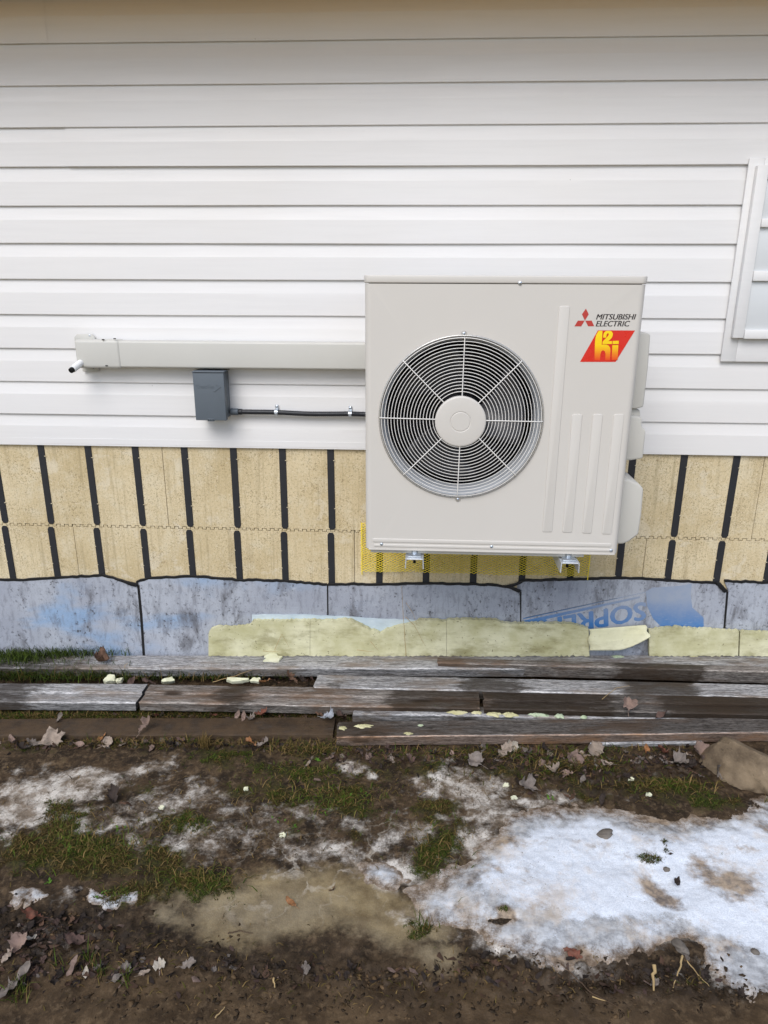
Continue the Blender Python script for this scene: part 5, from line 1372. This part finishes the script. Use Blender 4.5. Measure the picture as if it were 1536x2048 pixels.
LZ = [(120,1492,170,12,1),(330,1490,170,12,.8),(520,1492,130,14,.7),(760,1515,170,20,.6),(1050,1515,180,26,1.2),(1150,1540,120,30,1.2),(1330,1520,130,30,.8),(420,1432,300,6,.8),(100,1870,150,60,.4),(200,1940,220,40,.4),(560,1940,220,30,.3),(900,1950,220,34,.15),(1250,1960,200,36,.15),(600,1360,90,8,.7),(250,1366,140,6,.6),(650,1560,150,40,.3)]
px_, py_ = zones_pick(LZ, 900); q = drop(px_, py_)
items = []
tones = np.array([T[k] for k in ('pink', 'brown', 'dark', 'brown', 'purple', 'dark', 'brown')])
for i in range(len(q)):
    r = RNG.uniform(.003, .011); n = 6; a0 = RNG.uniform(0, 6.28); v = np.zeros((n, 3))
    for k in range(n):
        a = a0+2*math.pi*k/n; rr = r*RNG.uniform(.5, 1.3); v[k] = (rr*math.cos(a)*1.5, rr*math.sin(a)*.6, RNG.uniform(-.35, .55)*r)
    a = RNG.uniform(0, 6.28); v = v@np.array([[math.cos(a), math.sin(a), 0], [-math.sin(a), math.cos(a), 0], [0, 0, 1]])+q[i]+np.array([0, 0, r*.4])
    f_ = np.array([(0, 1, 2), (0, 2, 3), (0, 3, 4), (0, 4, 5)])
    c = np.tile(tones[RNG.integers(len(tones))]*RNG.uniform(.25, .8), (n, 1)); items.append((v, f_, c))
LM = []
for k_ in range(8):
    lm = make_leaf(('oak', 'maple', 'oval', 'oak')[k_ % 4], .2+.1*k_, -.1+.08*k_, 300+k_); bm = bmesh.new(); bm.from_mesh(lm); bmesh.ops.triangulate(bm, faces=bm.faces); bm.verts.index_update()
    LM.append((np.array([v.co[:] for v in bm.verts]), np.array([[v.index for v in f.verts] for f in bm.faces]))); bm.free()
def leaf_heap(zs, n, lo, hi, tl, lev=None):
    px_, py_ = zones_pick(zs, n); q = drop(px_, py_, lev)
    for i in range(n):
        v, f_ = LM[RNG.integers(len(LM))]; L = RNG.uniform(lo, hi); R3 = np.array(Matrix.Rotation(RNG.uniform(0, 6.28), 3, 'Z') @ Matrix.Rotation(RNG.uniform(-.7, .7), 3, 'X') @ Matrix.Rotation(RNG.uniform(-.5, .5), 3, 'Y'))
        c = np.array(T[tl[RNG.integers(len(tl))]])*RNG.uniform(.45, 1.05); cc = c[None, :]*RNG.uniform(.6, 1.25, (len(v), 1))
        items.append(((v*L)@R3.T+q[i]+np.array([0, 0, L*.12]), f_, np.clip(cc, 0, .8)))
leaf_heap([(60,1492,90,9,1),(200,1490,150,9,.8),(330,1488,110,10,1),(520,1492,90,9,.5),(760,1512,150,14,.9),(1020,1510,130,16,1.3),(1150,1525,110,22,1.3),(1330,1520,110,26,.9),(1400,1540,50,26,.8)], 260, .010, .024, ('pink', 'grey', 'brown', 'dark', 'purple', 'dark', 'pale', 'dark', 'brown'))
leaf_heap([(90,1850,110,50,1),(60,1940,110,40,1),(230,1930,130,34,.7),(430,1925,90,20,.8),(620,1945,150,16,.7),(1000,1925,90,20,.5),(1350,1950,90,26,.4)], 120, .010, .024, ('dark', 'purple', 'brown', 'dark', 'dark', 'grey'))
leaf_heap([(560,1362,80,4,1),(280,1368,70,4,.6)], 26, .010, .02, ('brown', 'dark', 'purple'), .03)
leaf_heap([(480,1434,240,5,1),(150,1440,150,5,.4)], 40, .008, .018, ('brown', 'dark', 'purple', 'red'), .005)
tag(link('leaf_litter', scatter_mesh('leaf_litter', items), M['leaf']), 'small broken bits of dead leaves scattered over the mud', 'leaf litter', None, 'stuff')

# mud clods
CZ = [(110,1860,150,50,1),(300,1900,160,40,1),(560,1950,190,26,1.2),(760,1955,150,26,1.2),(980,1935,130,30,1.2),(1180,1965,160,30,1),(1340,1950,120,34,1),(1450,1990,90,30,.8),(500,2010,420,36,.5),(1100,2010,400,36,.4),(1250,1545,180,30,.4)]
px_, py_ = zones_pick(CZ, 1500); q = drop(px_, py_); items = []
ico = bmesh.new(); bmesh.ops.create_icosphere(ico, subdivisions=1, radius=1.0); iv = np.array([v.co[:] for v in ico.verts]); ico.faces.ensure_lookup_table(); ifc = np.array([[v.index for v in f.verts] for f in ico.faces]); ico.free()
for i in range(len(q)):
    r = RNG.uniform(.0016, .0050)*(1.7 if RNG.random() < .10 else 1); v = iv*r*RNG.uniform(.25, 1.5, (len(iv), 1))*np.array([1.6, .9, .42])
    a = RNG.uniform(0, 6.28); R2 = np.array([[math.cos(a), -math.sin(a), 0], [math.sin(a), math.cos(a), 0], [0, 0, 1]])
    k = RNG.uniform(.55, 1.35); c = np.tile(np.array([.034, .022, .012])*k if RNG.random() < .75 else np.array([.095, .060, .030])*k, (len(iv), 1))
    items.append((v@R2.T+q[i]+np.array([0, 0, r*.1]), ifc, c))
tag(link('mud_clods', scatter_mesh('mud_clods', items), col_mat('clod', 0.7, 0.2)), 'crumbly dark mud clods along the lower edge of ice and snow', 'mud', None, 'stuff')

# ================================================================== GRASS AND MOSS
def blades(q, length, width, lean, cols, cidx, mixc):
    n = len(q); az = RNG.uniform(0, 2*math.pi, n); d = np.stack([np.cos(az), np.sin(az), np.zeros(n)], -1); s = np.stack([-np.sin(az), np.cos(az), np.zeros(n)], -1)
    L = length*RNG.uniform(.5, 1.4, n); ln = np.clip(lean+RNG.normal(0, .28, n), .05, 1.45); w = width*RNG.uniform(.6, 1.3, n)
    p0 = q-np.array([0, 0, .002]); p1 = q+d*(L*.5*np.sin(ln*.7))[:, None]; p1[:, 2] += L*.5*np.cos(ln*.7)
    p2 = p1+d*(L*.5*np.sin(np.minimum(ln*1.35, 1.75)))[:, None]; p2[:, 2] += L*.5*np.cos(np.minimum(ln*1.35, 1.75)); p2[:, 2] = np.maximum(p2[:, 2], q[:, 2]+.0015)
    v = np.stack([p0-s*w[:, None], p0+s*w[:, None], p1-s*(w*.8)[:, None], p1+s*(w*.8)[:, None], p2], 1).reshape(-1, 3)
    b = np.arange(n)[:, None]*5
    f = np.concatenate([b+np.array([[0, 1, 3]]), b+np.array([[0, 3, 2]]), b+np.array([[2, 3, 4]])])
    c = cols[cidx]*RNG.uniform(.65, 1.3, n)[:, None]
    c = np.repeat(c, 5, axis=0)
    return v, f, c
PAL = 0.72*np.array([(.045,.075,.010), (.080,.120,.014), (.085,.080,.016), (.13,.095,.026), (.24,.16,.06), (.060,.040,.015), (.028,.040,.008), (.12,.15,.025), (.024,.036,.012)])
def sample_moss(n):
    out = []; got = 0
    while got < n:
        m = 60000; x = RNG.uniform(-1.75, 2.1, m); y = RNG.uniform(-1.95, -.42, m); f_ = lookup(x, y)
        inb = (f_['px'] > -60) & (f_['px'] < 1600)
        k = inb & (RNG.uniform(0, 1, m) < sstep(.50, 1.05, f_['moss']*.95+1.7*(fbm(x*38, y*38, 4, 88, .65)-.5)))
        xx, yy = x[k], y[k]; ff = {a: b[k] for a, b in f_.items()}; z = ground_z(xx, yy, ff); z = np.where(ff['snow'] > 0, np.maximum(z, snow_top(xx, yy, ff)), z)
        out.append(np.stack([xx, yy, z], -1)); got += k.sum()
    return np.concatenate(out)[:n]
items = []
q = sample_moss(60000)
tint = fbm(q[:, 0]*9, q[:, 1]*9, 3, 70)
ci = np.where(tint < .44, RNG.choice([2, 3, 5, 4, 5], len(q)), np.where(tint < .56, RNG.choice([0, 2, 5, 3, 6], len(q)), RNG.choice([0, 1, 6, 7, 2], len(q))))
items.append(blades(q, .0062, .0008, 1.05, PAL*.9, ci, .2))
q = sample_moss(2200)
items.append(blades(q, .024, .0009, 1.42, PAL, RNG.choice([0, 1, 3, 4, 4, 7, 2], len(q)), .2))
tag(link('moss', scatter_mesh('moss', items), M['blade_grass']), 'low olive moss and matted grass in patches on the thawing mud', 'moss', None, 'stuff')
items = []
for zs, n, L, lean, ch, lev in (
    ([(70,1312,140,12,1),(170,1308,90,6,.8),(35,1322,50,12,1)], 1500, .045, .75, [0, 6, 0, 1, 1], .078),
    ([(90,1350,150,12,1),(200,1352,60,10,.5),(30,1340,60,18,1)], 2600, .060, .95, [0, 6, 1, 1, 3, 0], .04),
    ([(480,1352,80,6,1),(560,1348,60,5,.8),(400,1356,80,5,.6),(270,1356,120,6,.5)], 1100, .05, .9, [0, 1, 4, 6], .035),
    ([(150,1436,190,6,1),(450,1432,260,6,1),(620,1434,60,5,.6),(60,1438,90,5,1)], 2400, .045, 1.3, [0, 1, 2, 3, 4, 4, 6], -.005),
    ([(300,1488,330,8,.8),(620,1500,110,12,1),(640,1470,60,6,.3)], 1200, .035, 1.4, [0, 2, 3, 4, 4, 5], None),
    ([(1000,1508,240,12,1),(1150,1530,130,18,1),(1330,1575,110,14,1.2),(1250,1500,150,6,.5)], 1500, .040, 1.45, [0, 1, 3, 4, 4, 2, 5], None),
    ([(740,1440,60,4,.5),(1180,1440,60,3,.5),(880,1440,120,3,.4)], 250, .03, .7, [0, 1, 7], .01),
    ([(130,1660,40,40,1),(230,1690,90,30,.6),(370,1650,50,20,.6),(680,1600,90,26,1),(600,1550,90,24,.8),(400,1760,80,22,.6),(240,1790,30,14,.6)], 1300, .024, 1.35, [0, 1, 7, 2, 4], None),
    ([(180,1925,8,14,1),(255,1960,10,18,1),(120,1930,20,8,.4),(845,1855,20,12,1),(35,1990,20,24,.7),(1540,1605,10,6,.6),(200,1952,10,14,.6)], 170, .045, .6, [1, 7, 0, 4], None),
    ([(410,1492,10,8,1)], 130, .045, .45, [4, 4, 3], None),
    ([(700,1560,420,70,1),(250,1650,260,110,.8),(1100,1550,300,60,1),(250,1920,260,90,.6),(800,1960,500,60,.5),(600,1690,200,60,.5)], 1500, .022, 1.5, [4, 3, 5, 4, 5, 2], None),
    ([(150,1700,140,50,1),(400,1760,90,30,.8),(630,1590,130,40,.8),(870,1690,60,50,.8),(1330,1580,100,16,.6)], 900, .038, 1.4, [4, 3, 4, 2, 1], None)):
    px_, py_ = zones_pick(zs, n); items.append(blades(drop(px_, py_, lev), L, .0013, lean, PAL, RNG.choice(ch, n), .2))
tag(link('grass', scatter_mesh('grass', items), M['blade_grass']), 'green and straw coloured grass growing between the boards and at the foundation', 'grass', None, 'stuff')

# a few broad fresh leaves growing near the boards
items = []
for px_, py_, lev in ((870,1411,.08),(1095,1430,.05),(1075,1432,.05),(595,1655,None),(650,1625,None),(700,1590,None),(560,1640,None),(720,1585,None),(1107,1598,None),(240,1660,None),(100,1765,None),(205,1790,None),(140,1700,None),(860,1500,None),(930,1515,None),(630,1520,None)):
    for k in range(4 if lev is None else 1):
        c = drop(np.array([px_+RNG.normal(0, 6 if lev is None else 0)]), np.array([py_+RNG.normal(0, 4 if lev is None else 0)]), lev)[0]
        a = RNG.uniform(0, 6.28); L = RNG.uniform(.008, .013); d = np.array([math.cos(a), math.sin(a), .5]); s = np.array([-math.sin(a), math.cos(a), 0])
        v = np.array([c, c+d*L*.5+s*L*.35, c+d*L*.5-s*L*.35, c+d*L*1.1]); items.append((v, np.array([(0, 1, 2), (1, 3, 2)]), np.tile(np.array([.075, .16, .02])*RNG.uniform(.7, 1.3), (4, 1))))
tag(link('clover_leaves', scatter_mesh('clover_leaves', items), M['blade_grass']), 'small bright green sprouts dotted in the moss', 'sprouts', None, 'stuff')

# ------------------------------------------------------------------ stalks and twigs
def stalk(pts, r, label, mat='straw', name='dry_stalk', cat='stalk', group='dry grass stalks'):
    """pts: (px, py, depth or level) with ('w', Y) for the wall plane and ('g', lev) for the ground"""
    q = []
    for x, y, (k, v) in pts:
        q.append(W(x, y, v) if k == 'w' else (G(x, y)+np.array([0, 0, v])))
    n = 5; out = []
    for a, b in zip(q[:-1], q[1:]):
        for i in range(n): out.append(a+(b-a)*i/n+np.array([random.uniform(-1, 1), random.uniform(-1, 1), random.uniform(-1, 1)])*r*.7)
    out.append(q[-1]); rr = [r*(1-.6*i/(len(out)-1)) for i in range(len(out))]
    o_ = MB().tube(out, rr, 6).build(name, M[mat], None, smooth=80, loc=tuple(out[0]))
    return tag(o_, label, cat, group)
stalk([(812,1312,('w',-.07)),(808,1250,('w',-.06)),(803,1172,('w',-.03))], .0015, 'tallest dry stalk standing before the membrane')
stalk([(811,1234,('w',-.06)),(828,1250,('w',-.07)),(850,1292,('w',-.07))], .0013, 'bent dry stalk drooping from the tallest one')
stalk([(812,1205,('w',-.05)),(826,1226,('w',-.06)),(834,1250,('w',-.06))], .0010, 'thin side stalk hooked near the tallest one')
stalk([(549,1300,('w',-.06)),(564,1268,('w',-.05)),(578,1294,('w',-.06))], .0011, 'dry stalk bent like a tent before the foam board')
stalk([(741,1283,('w',-.05)),(757,1301,('w',-.07))], .0012, 'short dry stalk slanting on the foam board')
stalk([(242,1362,('w',-.17)),(250,1330,('w',-.13)),(256,1326,('w',-.12))], .0014, 'dry stalk standing out of the cream foam scrap')
stalk([(425,1364,('w',-.20)),(470,1352,('w',-.18)),(503,1340,('w',-.15))], .0018, 'dry stalk lying across the gap between grey boards')
stalk([(1200,1434,('g',.08)),(1228,1415,('g',.09)),(1254,1413,('g',.095))], .0012, 'leaf stem arching from the pink leaf on the boards')
stalk([(526,1302,('w',-.10)),(566,1304,('w',-.10))], .0012, 'dry stalk lying above the largest foam scrap')
stalk([(714,1300,('w',-.08)),(748,1304,('w',-.10))], .0012, 'dry stalk lying at the foot of the foam board')
TW = 'twigs on the mud'
stalk([(1306,1945,('g',.020)),(1307,1984,('g',.004))], .0052, 'stubby tan stick lying on mud below the snow', 'straw', 'stick', 'stick', None)
stalk([(1362,1925,('g',.02)),(1358,1950,('g',.015)),(1346,1978,('g',.004))], .0030, 'pale broken twig right of the stubby tan stick', 'straw', 'twig', 'twig', TW)
stalk([(1372,1928,('g',.012)),(1395,1952,('g',.006)),(1418,1975,('g',.004))], .0018, 'thin straw twig slanting below the dark stone', 'straw', 'twig', 'twig', TW)
stalk([(1122,1930,('g',.005)),(1150,1960,('g',.008)),(1185,1990,('g',.005)),(1240,2018,('g',.003))], .0018, 'long dark twig trailing through mud below the red brown leaf', 'twig', 'twig', 'twig', TW)
stalk([(1185,1996,('g',.004)),(1215,2005,('g',.004))], .0018, 'short pale twig across the bottom mud', 'straw', 'twig', 'twig', TW)
stalk([(455,1870,('g',.006)),(480,1866,('g',.008)),(506,1868,('g',.003))], .0020, 'dark twig on the lower part of the tan ice', 'twig', 'twig', 'twig', TW)
stalk([(548,1962,('g',.010)),(550,1978,('g',.004))], .0030, 'stubby pale twig in mud clods below the ice', 'straw', 'twig', 'twig', TW)
stalk([(430,2040,('g',.006)),(450,2020,('g',.010))], .0022, 'small straw twig at the bottom edge', 'straw', 'twig', 'twig', TW)
